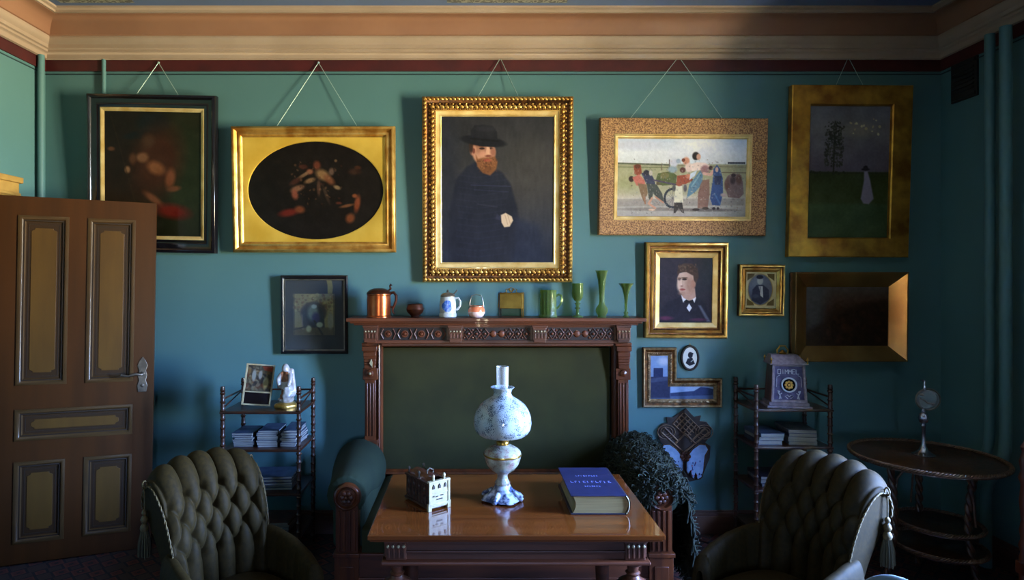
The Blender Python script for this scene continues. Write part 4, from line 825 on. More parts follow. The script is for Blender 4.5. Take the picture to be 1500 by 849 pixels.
# seat and rail
def cushion(x0, x1, y0, y1, z0, z1, r=.03, p=6):
    def g(u, v):
        a = (u*2-1); c = (v*2-1); d = 1-max(abs(a), abs(c))**p
        return (x0+(x1-x0)*u, y0+(y1-y0)*v, z1-r*(1-d**.5) if d > 0 else z1-r)
    b = MB(); b.grid(g, 40, 24); b.b2(x0, x1, y0, y1, z0, z1-r); return b
cushion(-.70, .70, 3.03-SY, 3.88-SY, .30, .44).build('seat_cushion', 'velvet', st, smooth=60)
b = MB(); b.b2(-.72, .72, 3.03-SY, 3.09-SY, .17, .30).b2(-.72, .72, 3.015-SY, 3.04-SY, .285, .30).b2(-.72, .72, 3.02-SY, 3.04-SY, .165, .18).b2(-.72, .72, 3.05-SY, 3.09-SY, .0, .165).b2(-.72, .72, 3.035-SY, 3.06-SY, .0, .05).build('seat_rail', 'walnut', st, smooth=0, bevel=.003)

# dark knitted throw over the right arm
def throw_pt(u, v):
    """u across the arm, from the seat side over the top and down the outer side; v along the arm"""
    cx = .78+.075*v; e = v*v*(3-2*v); hw = .13+.06*e; hv = .125+.085*e; cz = .575-.095*e; y = 3.035+.83*v
    if u < .62:
        a = PI*(1.12-1.12*u/.62); return (cx+hw*math.cos(a), y, cz+hv*math.sin(a))
    t = (u-.62)/.38; zend = .10+.05*math.sin(v*9)
    return (cx+hw+.015*math.sin(v*14+t*3)+.02*t, y-.015*t, cz-t*(cz-zend))
tr = empty('throw_blanket', 'shaggy dark green knitted throw with fringe draped over the right settee arm', 'blanket', (SX, 0, 0))
MB().grid(lambda u, v: (lambda p: (p[0]+.006*math.sin(u*90+v*20), p[1], p[2]+.006*math.sin(v*110+u*31)))(throw_pt(u, v)), 90, 70).build('blanket_cloth', 'knit', tr, smooth=80)
def front_cap(u, v):
    p = throw_pt(u*.62, 0); f_ = .42+.58*v; return (.78+(p[0]-.78)*f_, p[1]-.004-.012*math.sin(PI*min(1, v+.2)), .575+(p[2]-.575)*f_)
MB().grid(front_cap, 40, 6).build('blanket_front', 'knit', tr, smooth=80)
rr = random.Random(5); b = MB()
for i in range(2900):
    u, v = rr.random(), rr.random()**1.15; p0 = Vector(throw_pt(u, v)) if i > 350 else Vector(front_cap(u, v)); n0 = (p0-Vector((.80, p0.y, .45))); n0.y = 0; n0 = n0.normalized() if n0.length > 1e-3 else Vector((0, 0, 1))
    if u > .62: n0 = Vector((1, 0, 0))
    if i <= 350: n0 = Vector((0, -1, 0))
    tt = Vector((rr.uniform(-1, 1), rr.uniform(-1, 1), rr.uniform(-1.2, .3)))*.022
    b.tube([p0, p0+n0*.014+tt*.4, p0+n0*.016+tt, p0+n0*.004+tt*1.5], [.004, .0035, .003, .002], 4)
pl = b.build('wool_pile', 'knit', tr, smooth=80); pl['kind'] = 'stuff'
b = MB()
for i in range(90):
    v = (i+.5)/90; p0 = Vector(throw_pt(1, v)); sw = rr.uniform(-.012, .012); L = min(p0.z-.02, rr.uniform(.07, .11))
    b.tube([p0+Vector((0, 0, .01)), p0+Vector((.004+sw*.4, sw, -L*.5)), p0+Vector((sw, -sw, -L))], [.004, .0045, .002], 5)
for i in range(26):   # fringe along the front edge
    u = .60+.40*(i+.5)/26; p0 = Vector(throw_pt(u, 0)); L = min(p0.z-.03, .10+rr.uniform(-.02, .05)); b.tube([p0, p0+Vector((rr.uniform(-.01, .01), -.025, -L*.5)), p0+Vector((rr.uniform(-.015, .015), -.022, -L))], [.004, .005, .003], 5)
fg = b.build('fringe', 'knit', tr, smooth=80); fg['kind'] = 'stuff'

# ------------------------------------------------------------------ the table
TX, TY = .161, 2.60; tz = .71
tb = empty('centre_table', 'polished walnut table with fluted corner blocks and bulbous turned legs', 'table', (TX, TY, 0))
y0, y1 = -.357, .357
b = MB(); b.sweep([(-.545, y0), (.545, y0), (.545, y1), (-.545, y1)], [(0, 0)]) if False else None
b.b2(-.545, .545, y0, y1, tz-.018, tz).b2(-.538, .538, y0+.007, y1-.007, tz-.026, tz-.018).b2(-.527, .527, y0+.018, y1-.018, tz-.032, tz-.026)
b.build('tabletop', 'tabletop', tb, smooth=0, bevel=.003)
ya, yb2 = -.30, .30; za, zc = .585, .676
b = MB()
for (p, q_, r, s_) in ((-.46, .46, ya, ya+.025), (-.46, .46, yb2-.025, yb2), (-.46, -.435, ya, yb2), (.435, .46, ya, yb2)):
    b.b2(p, q_, r, s_, za+.012, tz-.03)
b.b2(-.41, .41, ya-.010, ya+.005, za+.040, za+.048); b.b2(-.41, .41, ya-.008, ya+.002, tz-.052, tz-.03)
b.build('apron', 'carve', tb, smooth=0, bevel=.002)
b = MB(); b.b2(-.50, .50, ya-.028, ya+.03, za, za+.014).b2(-.50, .50, yb2-.03, yb2+.028, za, za+.014).b2(-.50, -.44, ya, yb2, za, za+.014).b2(.44, .50, ya, yb2, za, za+.014).build('apron_moulding', 'walnut', tb, smooth=0, bevel=.004)
for sx in (-1, 1):
    for sy in (-1, 1):
        cx, cy = sx*.446, sy*.275; b = MB(); b.b2(cx-.038, cx+.038, cy-.038, cy+.038, za+.014, tz-.032)
        for j in range(4):
            for (dx, dy, ex, ey) in ((-.031+j*.0185, sy*.038, .010, .012), (sx*.038, -.031+j*.0185, .012, .010)):
                b.box((cx+dx+(.005 if ex < ey else 0), cy+dy+(.005 if ex > ey else 0), (za+tz)/2-.012), (ex, ey, .055))
        b.b2(cx-.044, cx+.044, cy-.044, cy+.044, tz-.046, tz-.032)
        cb = b.build('corner_block', 'carve', tb, smooth=0, bevel=.003)
        if sy < 0:
            d = MB()
            for j in range(4): d.ell((cx-.029+j*.0195, cy-.046, tz-.056), (.006, .005, .006), n=8, k=6)
            d.build('bead', 'bone', cb)
        L = MB(); L.lathe([(.036, za), (.036, za-.012), (.022, za-.02), (.020, za-.04), (.028, za-.046), (.022, za-.054), (.028, za-.066), (.055, za-.082), (.066, za-.105), (.066, za-.13), (.054, za-.155), (.034, za-.17), (.042, za-.18), (.042, za-.19), (.030, za-.20),
            (.034, za-.24), (.030, za-.33), (.024, za-.42), (.034, za-.435), (.034, za-.45), (.022, za-.46), (.040, za-.50), (.046, za-.53), (.036, za-.555), (.02, za-.562), (.02, 0)], (cx, cy, 0), 28,
            fn=lambda a, z: 1+(.06*abs(math.cos(5*a)) if za-.15 < z < za-.085 else 0)); L.build('leg', 'carve', tb, smooth=50)
b = MB(); b.b2(-.446, -.426, -.26, .26, .13, .16).b2(.426, .446, -.26, .26, .13, .16).b2(-.43, .43, -.02, .02, .13, .16).build('stretcher', 'walnut', tb, smooth=0, bevel=.005)

# ------------------------------------------------------------------ tufted armchairs
def make_armchair(loc, rz, label):
    t = empty('tufted_armchair', label, 'armchair', loc, rz, 'tufted slipper armchairs beside the table')
    PR = [(.185, .36), (.195, .45), (.205, .54), (.222, .63), (.248, .71), (.282, .775), (.325, .82), (.372, .838), (.415, .82), (.438, .782), (.43, .745)]
    acc = [0]
    for a_, b_ in zip(PR, PR[1:]): acc.append(acc[-1]+math.hypot(b_[0]-a_[0], b_[1]-a_[1]))
    LT = acc[-1]
    def cr(v):
        s = v*LT; i = 0
        while i < len(PR)-2 and acc[i+1] < s: i += 1
        f_ = (s-acc[i])/(acc[i+1]-acc[i]); P4 = [PR[max(0, i-1)], PR[i], PR[i+1], PR[min(len(PR)-1, i+2)]]
        return [0.5*((2*P4[1][c])+(-P4[0][c]+P4[2][c])*f_+(2*P4[0][c]-5*P4[1][c]+4*P4[2][c]-P4[3][c])*f_*f_+(-P4[0][c]+3*P4[1][c]-3*P4[2][c]+P4[3][c])*f_**3) for c in (0, 1)]
    def base(u, v):
        y, z = cr(v); a = 2*u-1; half = .245+.045*min(1, v*1.3)
        x = a*half; y = y-.085*a*a*(1-.35*v); z = z-.045*abs(a)**3*min(1, v*1.5)
        return Vector((x, y, z))
    def tuft(sp, tp, rows):
        w_ = lambda q: abs(math.sin(PI*q))
        if tp > 0: h = w_(sp)**.7
        elif tp < -rows: h = w_(sp+rows/2)**.7
        else: h = (w_(sp+tp/2)*w_(sp-tp/2))**.38
        d = 9
        for r in range(0, rows+1):
            c = sp-(r % 2)/2; dx = c-round(c); d = min(d, math.hypot(dx, (tp+r)*.62))
        return h-.55*math.exp(-(d/.16)**2)
    def front(u, v):
        e = .004; p = base(u, v); du = base(min(1, u+e), v)-base(max(0, u-e), v); dv_ = base(u, min(1, v+e))-base(u, max(0, v-e)); n = du.cross(dv_).normalized()
        if n.y > 0 and v < .5: n = -n
        a = (2*u-1); sp = a*(.245+.045)/.108; tp = (v*LT-.40)/.075
        h = tuft(sp+.5, tp, 3); edge = min(1, (1-abs(a))/.10)**.5 if abs(a) < 1 else 0; eb = min(1, (1-v)/.05)**.5 if v < 1 else 0
        return p+n*(.029*h*edge*eb*(1-.35*max(0, min(1, (v-.6)/.3)))+.012*edge)
    nrm = (base(.5, .3+.004)-base(.5, .3)).cross(base(.504, .3)-base(.5, .3))
    b = MB(); b.grid(front, 150, 120)
    bk = b.build('backrest', 'tuft', t, smooth=80)
    # outside back and side edges
    b = MB()
    def outer(u, v):
        a = 2*u-1; p = base(u, 1-v*.0) if False else None
        q0 = base(u, 1.0); q1 = base(u, 0.0)+Vector((0, .12, 0)); f_ = v
        m = q0.lerp(q1, f_); m.y -= .05*math.sin(PI*f_)*.0-.0; m.y = q0.y+(q1.y-q0.y)*(1-(1-f_)**2.2); return m
    b.grid(outer, 40, 30)
    for s_ in (0, 1):
        fr_ = [base(s_, i/60) for i in range(61)]; bo = [outer(s_, i/60) for i in range(61)]
        vs = [tuple(p) for p in fr_]+[tuple(bo[60-i]) for i in range(61)]
        b.add(vs, [(i, i+1, 61+i+1, 61+i) for i in range(60)])
    b.build('outside_back', 'tuft', bk, smooth=60)
    for s_ in (0, 1):
        sg = -1 if s_ == 0 else 1
        pts = [base(s_, i/40)+Vector((sg*.004, 0, 0)) for i in range(2, 41)]
        g = MB()
        for ph in (0, PI):
            g.tube([p+Vector((.003*math.cos(i*1.1+ph), .003*math.sin(i*1.1+ph), 0)) for i, p in enumerate([pts[int(j/2)].lerp(pts[min(38, int(j/2)+1)], (j % 2)/2) for j in range(77)])], .0032, 5)
        g.build('trim_cord', 'gimp', t, smooth=80)
        # tassel from the roll end
        c = base(s_, .86); c = Vector((c.x+sg*.012, base(s_, .97).y-.04, .775)); q = MB()
        q.tube([(c.x, c.y, c.z+.02), (c.x, c.y, c.z-.07)], .0035, 6, 0); q.tube([(c.x+.012*math.cos(i*PI/5), c.y-.002, c.z+.022+.014*math.sin(i*PI/5)) for i in range(10)], .0035, 6, 0, closed=True)
        q.lathe([(.004, -.068), (.011, -.074), (.013, -.082), (.008, -.09), (.014, -.096), (.019, -.106), (.014, -.116), (.010, -.12), (.018, -.128), (.021, -.138), (.016, -.148)], tuple(c), 14, 0)
        tsl = q.build('tassel', 'gimp', t, smooth=60)
        k_ = MB(); r2_ = random.Random(4)
        for i in range(46):
            a = 2*PI*i/46*3.1; r0 = .016*math.sqrt((i % 9+1)/9); r1_ = r0*2.0; k_.tube([(c.x+r0*math.cos(a), c.y+r0*math.sin(a), c.z-.146), (c.x+r1_*.9*math.cos(a), c.y+r1_*.9*math.sin(a), c.z-.19), (c.x+r1_*math.cos(a), c.y+r1_*math.sin(a), c.z-.245+r2_.uniform(0, .01))], .0034, 4)
        k_.build('tassel_skirt', 'tassel', tsl, smooth=80)
    # arms
    for sg in (-1, 1):
        path = [(.265, .18), (.285, .08), (.30, -.03), (.30, -.13), (.285, -.21), (.262, -.245)]
        hts = [.57, .56, .54, .51, .48, .43]
        def armf(u, v):
            s = v*(len(path)-1); i = min(len(path)-2, int(s)); f_ = s-i; X = path[i][0]*(1-f_)+path[i+1][0]*f_; Y = path[i][1]*(1-f_)+path[i+1][1]*f_; Ht = hts[i]*(1-f_)+hts[i+1]*f_
            dx, dy = path[i+1][0]-path[i][0], path[i+1][1]-path[i][1]; L_ = math.hypot(dx, dy); nx, ny = dy/L_, -dx/L_
            if nx > 0: nx, ny = -nx, -ny   # inward
            a = 2*PI*u; c_, s2 = math.cos(a), math.sin(a); sc_ = 1 if v < .93 else math.sqrt(max(0, 1-((v-.93)/.07)**2))*.6+.4
            w_ = .044*sc_; hz_ = (Ht-.30)/2; zc_ = .30+hz_
            ex = lambda q: math.copysign(abs(q)**.75, q)
            off = ex(c_)*w_; z = zc_+ex(s2)*hz_*(1 if v < .97 else .96)
            if c_ > 0: off += .010*(abs(math.sin(v*PI*4))**.6-.6)*c_*sc_
            return (sg*(X+nx*off), Y+ny*off, z)
        b = MB(); b.grid(armf, 40, 60, cu=True); b.build('armrest', 'tuft', t, smooth=70)
    # seat
    b = MB()
    def seatf(u, v):
        a = 2*PI*u; ex = lambda q: math.copysign(abs(q)**.72, q); r = v
        return (.262*r*ex(math.cos(a)), -.04+.265*r*ex(math.sin(a)), .355+.075*(1-r**3.2)**.6)
    b.grid(seatf, 60, 20, cu=True); b.lathe([(.255, .20), (.262, .26), (.262, .355)], (0, -.04, 0), 60, fn=None, cap=False)
    b.build('seat', 'tuft', t, smooth=70)
    b = MB(); b.lathe([(.10, .17), (.256, .17), (.258, .22)], (0, -.04, 0), 60); b.build('seat_frame', 'walnut', t, smooth=40)
    for (x, y) in ((-.18, -.21), (.18, -.21), (-.17, .14), (.17, .14)):
        MB().lathe([(.026, .18), (.026, .165), (.016, .155), (.024, .135), (.024, .12), (.016, .11), (.020, .09), (.012, .03), (.016, .022), (.012, .013)], (x, y, 0), 14).build('leg', 'walnut_v', t, smooth=50)
    return t
lc = make_armchair((-.905, 2.395, 0), math.radians(52), 'olive button-tufted armchair with gold tassels, left of the table near the door')
lc.scale = (.76, .87, 1.06)
rc = copy_tree(lc); rc.location = (1.205, 2.415, 0); rc.rotation_euler = (0, 0, math.radians(-67)); rc['label'] = 'olive button-tufted armchair with gold tassels, right of the table by the round wicker table'

# pale chair nearest to the camera and dark carved chair at the right edge
def side_chair(name, label, loc, rz, pale):
    t = empty(name, label, 'chair', loc, rz); wm = 'walnut_v'; up = 'pale_up' if pale else 'leather_dark'
    cushion(-.21, .21, -.2, .2, .40, .465, .025, 5).build('seat', up, t, smooth=60)
    MB().b2(-.22, .22, -.21, .21, .34, .40).build('seat_frame', wm, t, smooth=0, bevel=.006)
    for sx in (-1, 1):
        MB().lathe([(.02, .35), (.026, .32), (.018, .30), (.024, .26), (.018, .12), (.024, .1), (.014, 0)], (sx*.19, -.18, 0), 12).build('leg', wm, t, smooth=50)
        if pale: MB().tube([(sx*.19, .19, 0), (sx*.19, .18, .40), (sx*.17, .20, .56)], .018, 10).build('leg', wm, t, smooth=60)
        else:
            MB().lathe([(.018, 0), (.02, .35), (.02, .42), (.014, .44), (.024, .47), (.014, .5), (.02, .54), (.012, .58), (.02, .66), (.014, .74), (.024, .77), (.013, .80), (.021, .84), (.012, .87), (.008, .885), (.016, .905), (0, .93)], (sx*.19, .19, 0), 12).build('back_post', wm, t, smooth=50)
    if pale:
        b = MB(); b.ell((0, .225, .588), (.15, .045, .18), n=40, k=20); b.build('backrest', up, t, smooth=80)
        MB().tube([(.20*math.cos(a), .235, .715+.20*math.sin(a)) for a in [2*PI*i/40 for i in range(40)] if True], .014, 8, closed=True).build('back_frame', wm, t, smooth=80) if False else None
        MB().b2(-.18, .18, .19, .225, .50, .56).build('back_rail', wm, t, smooth=0, bevel=.01)
    else:
        b = MB(); b.b2(-.18, .18, .18, .20, .74, .86).b2(-.18, .18, .18, .20, .52, .56); b.build('back_rail', 'carve', t, smooth=0, bevel=.004)
        for j in range(4): MB().lathe([(.009, .56), (.015, .62), (.009, .66), (.013, .7), (.008, .74)], (-.12+j*.08, .19, 0), 10).build('spindle', wm, t, smooth=60)
    return t
pc = side_chair('padded_chair', 'chair with a rounded pale blue upholstered back at the bottom edge', (1.125, 1.66, 0), math.radians(-40), True)
pc.scale = (.9, .9, 1.0)
dc = side_chair('spindle_chair', 'dark turned-wood chair just entering the photo at the right edge', (2.61, 2.55, 0), math.radians(90), False); dc.scale = (.88, .9, 1)

# ------------------------------------------------------------------ etageres
def post_profile(h):
    z = 0; pr = [(.010, z), (.015, z+.02)]; z += .03
    while z < h-.03:
        pr += [(.011, z), (.017, z+.008), (.011, z+.016), (.013, z+.032), (.011, z+.048)]; z += .05
    return pr+[(.010, h-.02), (.016, h-.01), (0, h+.004)]
def etagere(x0, x1, y0, y1, label):
    cx, cy = (x0+x1)/2, (y0+y1)/2; t = empty('etagere', label, 'shelf stand', (cx, cy, 0), 0, 'turned wood shelf stands against the far wall')
    a, c = (x1-x0)/2, (y1-y0)/2
    for sx in (-1, 1):
        for sy in (-1, 1): MB().lathe(post_profile(1.015), (sx*a, sy*c, 0), 12).build('post', 'shelf_wood', t, smooth=60)
    for z in (.885, .665, .41, .16):
        MB().b2(-a-.008, a+.008, -c-.008, c+.008, z-.016, z).b2(-a-.014, a+.014, -c-.014, -c-.006, z-.014, z-.002).build('shelf', 'shelf_wood', t, smooth=0, bevel=.002)
    for sx in (-1, 1):
        MB().tube([(sx*a, -c, .955), (sx*a, c, .955)], .006, 8).build('side_rail', 'shelf_wood', t)
        MB().tube([(sx*a, -c, .90), (sx*a, c, .955)], .004, 8).build('side_rail', 'shelf_wood', t)
    MB().tube([(-a, c, .955), (a, c, .955)], .006, 8).build('back_rail', 'shelf_wood', t)
    return t
LX0, LX1, LY0, LY1 = -1.447, -1.006, 3.56, 3.88
RX0, RX1, RY0, RY1 = 1.672, 2.108, 3.62, 3.90
el = etagere(LX0, LX1, LY0, LY1, 'dark turned-wood shelf stand stacked with magazines, between the door and the settee')
er = etagere(RX0, RX1, RY0, RY1, 'dark turned-wood shelf stand holding the ornate clock, right of the settee')

# ------------------------------------------------------------------ round wicker table
WX, WY = 2.47, 3.35; wz = .68
wt = empty('wicker_table', 'round brown wicker table with braided rim and lower shelves in the right corner', 'table', (WX, WY, 0))
def disc(R, z, name, m='wicker', par=wt, c=(0, 0)):
    pr = [(.0, z)]; n = int(R/.006)
    for i in range(1, n): r = R*i/n; pr.append((r, z+.0018*(1 if i % 2 else -1)))
    pr += [(R, z), (R, z-.014), (.0, z-.016)]
    b = MB(); b.lathe(pr, (c[0], c[1], 0), 64); d = b.build(name, m, par, smooth=80)
    g = MB()
    for ph in range(3):
        N = int(R*2*PI/.006); g.tube([(c[0]+(R+.004+.007*math.cos(i*2*PI/8+ph*2*PI/3))*math.cos(2*PI*i/N), c[1]+(R+.004+.007*math.cos(i*2*PI/8+ph*2*PI/3))*math.sin(2*PI*i/N), z+.004+.007*math.sin(i*2*PI/8+ph*2*PI/3)) for i in range(N)], .0055, 5, closed=True)
    g.build('braided_rim', 'wicker_light', d, smooth=80); return d
disc(.352, wz, 'tabletop')
c2 = (px(1374, 3.35)-WX, 0)
disc(.195, pz(768, 3.35)+.01, 'lower_shelf', c=c2)
disc(.21, .20, 'bottom_shelf', c=c2)
for k_, (an, rb) in enumerate(((192, .27), (-48, .25), (62, .26))):
    a = math.radians(an); b = MB()
    for ph in (0, PI):
        pts = []
        for i in range(70):
            z = (wz-.02)*(1-i/69); t_ = i/69; rr_ = rb*(.86+.0*t_)-.045*math.sin(PI*t_)+.03*t_+.0
            pts.append((rr_*math.cos(a)+.008*math.cos(i*.55+ph), rr_*math.sin(a)+.008*math.sin(i*.55+ph), z))
        b.tube(pts, .012, 7)
    b.build('leg', 'wicker', wt, smooth=80)
for an in (192, -48, 62):
    a0 = math.radians(an); a1 = math.radians(an+120); b = MB(); P0 = Vector((.215*math.cos(a0), .215*math.sin(a0), 0)); P1 = Vector((.215*math.cos(a1), .215*math.sin(a1), 0)); pts = []
    for (t_, z) in ((.0, .36), (.03, .5), (.06, .58), (.16, .64), (.3, .66), (.7, .66), (.84, .64), (.94, .58), (.97, .5), (1, .36)):
        p_ = P0.lerp(P1, t_); pts.append((p_.x, p_.y, z))
    b.tube(pts, .006, 6); b.build('hoop', 'wicker_light', wt, smooth=80)
# ------------------------------------------------------------------ on the mantel shelf
ZM = 3.84; km = ZM/F; zsh = zs+.0005
def MX(x): return px(x, ZM)
def handle(b, pts, r, m=0): b.tube(pts, r, 8, m)
# copper tankard
t = empty('copper_tankard', 'large copper lidded tankard at the left end of the mantel shelf', 'tankard', (MX(555), ZM, zsh))
b = MB(); b.lathe([(.066, 0), (.078, 0), (.078, .006), (.072, .012), (.074, .10), (.072, .135), (.076, .138), (.076, .144)], n=40); b.build('body', 'copper', t)
b = MB(); b.lathe([(.076, .144), (.077, .150), (.070, .160), (.055, .172), (.03, .180), (0, .182)], n=40); b.tube([(.058, 0, .165), (.074, 0, .178), (.068, 0, .195), (.078, 0, .205)], [.006, .007, .006, .009], 8); b.build('lid', 'dark_copper', t)
b = MB(); handle(b, [(.072, 0, .150), (.092, 0, .155), (.108, 0, .135), (.108, 0, .105), (.098, 0, .075), (.086, 0, .05), (.088, 0, .03), (.098, 0, .02)], [.009, .009, .009, .008, .008, .007, .006, .005]); handle(b, [(.073, 0, .065), (.09, 0, .065)], .006); b.build('handle', 'dark_copper', t)
b = MB(); [b.ell((.050*math.cos(a), .050*math.sin(a), .004), (.012, .012, .006)) for a in ()]; 
# dark copper bowl
b = MB(); b.lathe([(.0, .004), (.026, 0), (.030, .004), (.024, .010), (.048, .030), (.056, .050), (.050, .072), (.046, .080), (.049, .083), (.045, .081), (.050, .060), (.044, .034), (0, .014)], n=36)
o = b.build('copper_bowl', 'dark_copper', None, loc=(MX(608), ZM, zsh)); tag(o, 'small dark copper bowl beside the copper tankard', 'bowl')
# blue and white stein
t = empty('stoneware_stein', 'grey stoneware beer stein with blue medallion and pewter lid', 'stein', (MX(656), ZM, zsh))
b = MB(); b.lathe([(.050, 0), (.054, .004), (.054, .022), (.050, .028), (.052, .06), (.051, .09), (.046, .118), (.043, .128)], n=36); b.build('body', 'stone_white', t)
b = MB()
for a0 in (-PI/2,):
    b.grid(lambda u, v: ((.0535*math.cos(a0+(u-.5)*1.5*math.sin(PI*(.08+.84*v))), .0535*math.sin(a0+(u-.5)*1.5*math.sin(PI*(.08+.84*v))), .036+.07*v)), 14, 10)
b.build('medallion', 'stone_blue', t, smooth=80)
b = MB(); b.lathe([(.046, .128), (.047, .134), (.038, .146), (.020, .152), (.006, .155), (.009, .162), (.004, .170), (0, .176)], n=28); b.tube([(.036, 0, .145), (.050, 0, .158), (.058, 0, .170)], [.004, .005, .006], 6); b.build('lid', 'pewter', t)
b = MB(); handle(b, [(.046, 0, .118), (.066, 0, .12), (.078, 0, .10), (.076, 0, .07), (.062, 0, .05), (.052, 0, .046)], .0065); b.build('handle', 'stone_white', t)
# pink glass basket
t = empty('glass_basket', 'small pink and orange glass pot with a wire bail handle', 'glass pot', (MX(698), ZM, zsh))
b = MB(); b.lathe([(.0, .002), (.034, 0), (.046, .010), (.053, .026), (.053, .034)], n=32, cap=False, m=0); b.lathe([(.053, .034), (.052, .046), (.046, .060), (.042, .066), (.044, .072), (.040, .071), (.044, .056), (0, .03)], n=32, m=1, cap=False); b.build('pot', ['pink', 'orange'], t)
b = MB(); b.tube([(-.044, 0, .066), (-.040, 0, .10), (-.030, 0, .135), (.0, 0, .142), (.030, 0, .135), (.040, 0, .10), (.044, 0, .066)], .0028, 6); b.tube([(.043*math.cos(i*PI/12), .043*math.sin(i*PI/12), .068) for i in range(24)], .0026, 5, closed=True); b.build('handle', 'pewter', t)
# small brass plaque on legs
t = empty('brass_stand', 'small brass plaque with a bow on four thin legs, centre of the mantel shelf', 'brass stand', (MX(749), ZM, zsh), math.radians(-14))
b = MB(); b.b2(-.068, .078, -.03, -.024, .055, .145); b.build('plaque', 'brass_plate', t, smooth=0, bevel=.003)
b = MB(); b.b2(-.075, .075, -.028, .028, .142, .152).b2(-.078, -.07, -.03, .03, .06, .15); b.build('top_plate', 'brass', t, smooth=0, bevel=.002)
for sx in (-1, 1):
    for sy in (-1, 1): MB().lathe([(.0035, 0), (.003, .03), (.0045, .06), (.0045, .152), (.005, .155)], (sx*.071, sy*.027, 0), 8).build('leg', 'iron' if sx < 0 else 'brass', t)
b = MB()
for s_ in (-1, 1): b.tube([(0, 0, .155), (s_*.02, 0, .178), (s_*.034, 0, .172), (s_*.03, 0, .158), (s_*.045, 0, .150)], .0035, 6); b.tube([(0, 0, .155), (s_*.012, 0, .18), (0, 0, .186)], .003, 6)
b.build('bow', 'brass', t)
# green ribbed glass mug
t = empty('glass_mug', 'ribbed dark green glass mug with a curved handle on the mantel shelf', 'mug', (MX(803), ZM, zsh))
b = MB(); b.lathe([(.044, 0), (.054, 0), (.055, .008), (.050, .018), (.050, .16), (.053, .170), (.050, .170), (.046, .16), (.046, .02), (0, .012)], n=56, fn=lambda a, z: 1+.035*math.cos(14*a), cap=False); b.build('body', 'green_glass', t, smooth=60)
b = MB(); handle(b, [(.050, 0, .13), (.066, 0, .142), (.082, 0, .135), (.087, 0, .11), (.080, 0, .085), (.064, 0, .062), (.052, 0, .055)], .007); b.build('handle', 'green_glass', t)
def glassobj(name, x, prof, label, cat, n=32, fn=None):
    o = MB().lathe(prof, n=n, cap=False, fn=fn).build(name, 'green_glass', None, smooth=60, loc=(MX(x), ZM, zsh)); return tag(o, label, cat)
glassobj('glass_goblet', 846, [(0, .006), (.036, 0), (.034, .006), (.012, .014), (.009, .05), (.020, .056), (.009, .064), (.012, .078), (.020, .085), (.009, .094), (.022, .106), (.034, .125), (.037, .15), (.035, .19), (.037, .212), (.035, .212), (.032, .19), (.034, .15), (.02, .112), (0, .104)], 'green glass goblet with knopped stem between the mug and the tall vase', 'goblet')
glassobj('glass_vase', 881.5, [(0, .006), (.030, 0), (.024, .010), (.036, .030), (.039, .045), (.034, .062), (.020, .078), (.016, .10), (.018, .16), (.024, .23), (.033, .28), (.040, .292), (.037, .290), (.030, .275), (.021, .22), (.013, .12), (0, .08)], 'tall slender green glass vase with a bulb foot, the tallest piece on the mantel shelf', 'vase', 40, lambda a, z: 1+(.06*math.cos(6*a) if z > .25 else 0))
glassobj('glass_bud_vase', 917, [(0, .006), (.022, 0), (.020, .006), (.010, .014), (.015, .028), (.008, .04), (.010, .10), (.014, .14), (.020, .16), (.026, .185), (.044, .212), (.040, .212), (.022, .186), (.012, .15), (0, .06)], 'thin green bud vase with flared lip, last piece right on the mantel shelf', 'vase', 36, lambda a, z: 1+(.14*math.cos(5*a) if z > .18 else 0))

# ------------------------------------------------------------------ on the table
# oil lamp
t = empty('oil_lamp', 'antique oil lamp with white flowered glass shade and clear chimney on the table', 'lamp', (px(736, 2.62)+.0, 2.62, tz+.0005), math.radians(20))
s = 2.62/F; zb_ = pz(735, 2.62); 
def ZL(y): return (734-y)*s
b = MB()
for j in range(4):
    a = j*PI/2+PI/4
    b.tube([(.045*math.cos(a), .045*math.sin(a), ZL(722)), (.066*math.cos(a), .066*math.sin(a), ZL(727)), (.084*math.cos(a), .084*math.sin(a), .012), (.092*math.cos(a), .092*math.sin(a), .008)], [.012, .013, .012, .008], 8)
b.lathe([(.082, .006), (.070, .020), (.054, .030), (.045, .040), (.036, ZL(716)), (.030, ZL(712))], n=64, fn=lambda a, z: 1+.16*abs(math.cos(2*(a)))**6*(1 if z < .035 else .4))
b.build('foot', 'foot', t, smooth=60)
b = MB(); b.lathe([(.030, ZL(713)), (.034, ZL(710)), (.024, ZL(705)), (.021, ZL(700)), (.026, ZL(696)), (.052, ZL(690)), (.070, ZL(682)), (.079, ZL(672)), (.080, ZL(668)), (.078, ZL(664)), (.066, ZL(660)), (.045, ZL(656)), (.026, ZL(654))], n=48); b.build('oil_font', 'font', t, smooth=60)
b = MB(); b.lathe([(.080, ZL(670)), (.082, ZL(668.5)), (.080, ZL(667))], n=48, cap=False).lathe([(.026, ZL(654)), (.028, ZL(650)), (.018, ZL(647)), (.030, ZL(644)), (.034, ZL(641)), (.034, ZL(638)), (.026, ZL(635)), (.020, ZL(630)), (.020, ZL(622))], n=32)
for j in range(3):
    a = j*2*PI/3; b.tube([(.03*math.cos(a), .03*math.sin(a), ZL(640)), (.07*math.cos(a), .07*math.sin(a), ZL(640)), (.098*math.cos(a), .098*math.sin(a), ZL(634))], .003, 6)
b.tube([(.1*math.cos(i*PI/16), .1*math.sin(i*PI/16), ZL(635)) for i in range(32)], .003, 6, closed=True); b.tube([(.03, 0, ZL(646)), (.05, 0, ZL(646))], .003, 6).ell((.055, 0, ZL(646)), (.004, .009, .009), n=10, k=6)
b.build('burner', 'brass', t, smooth=60)
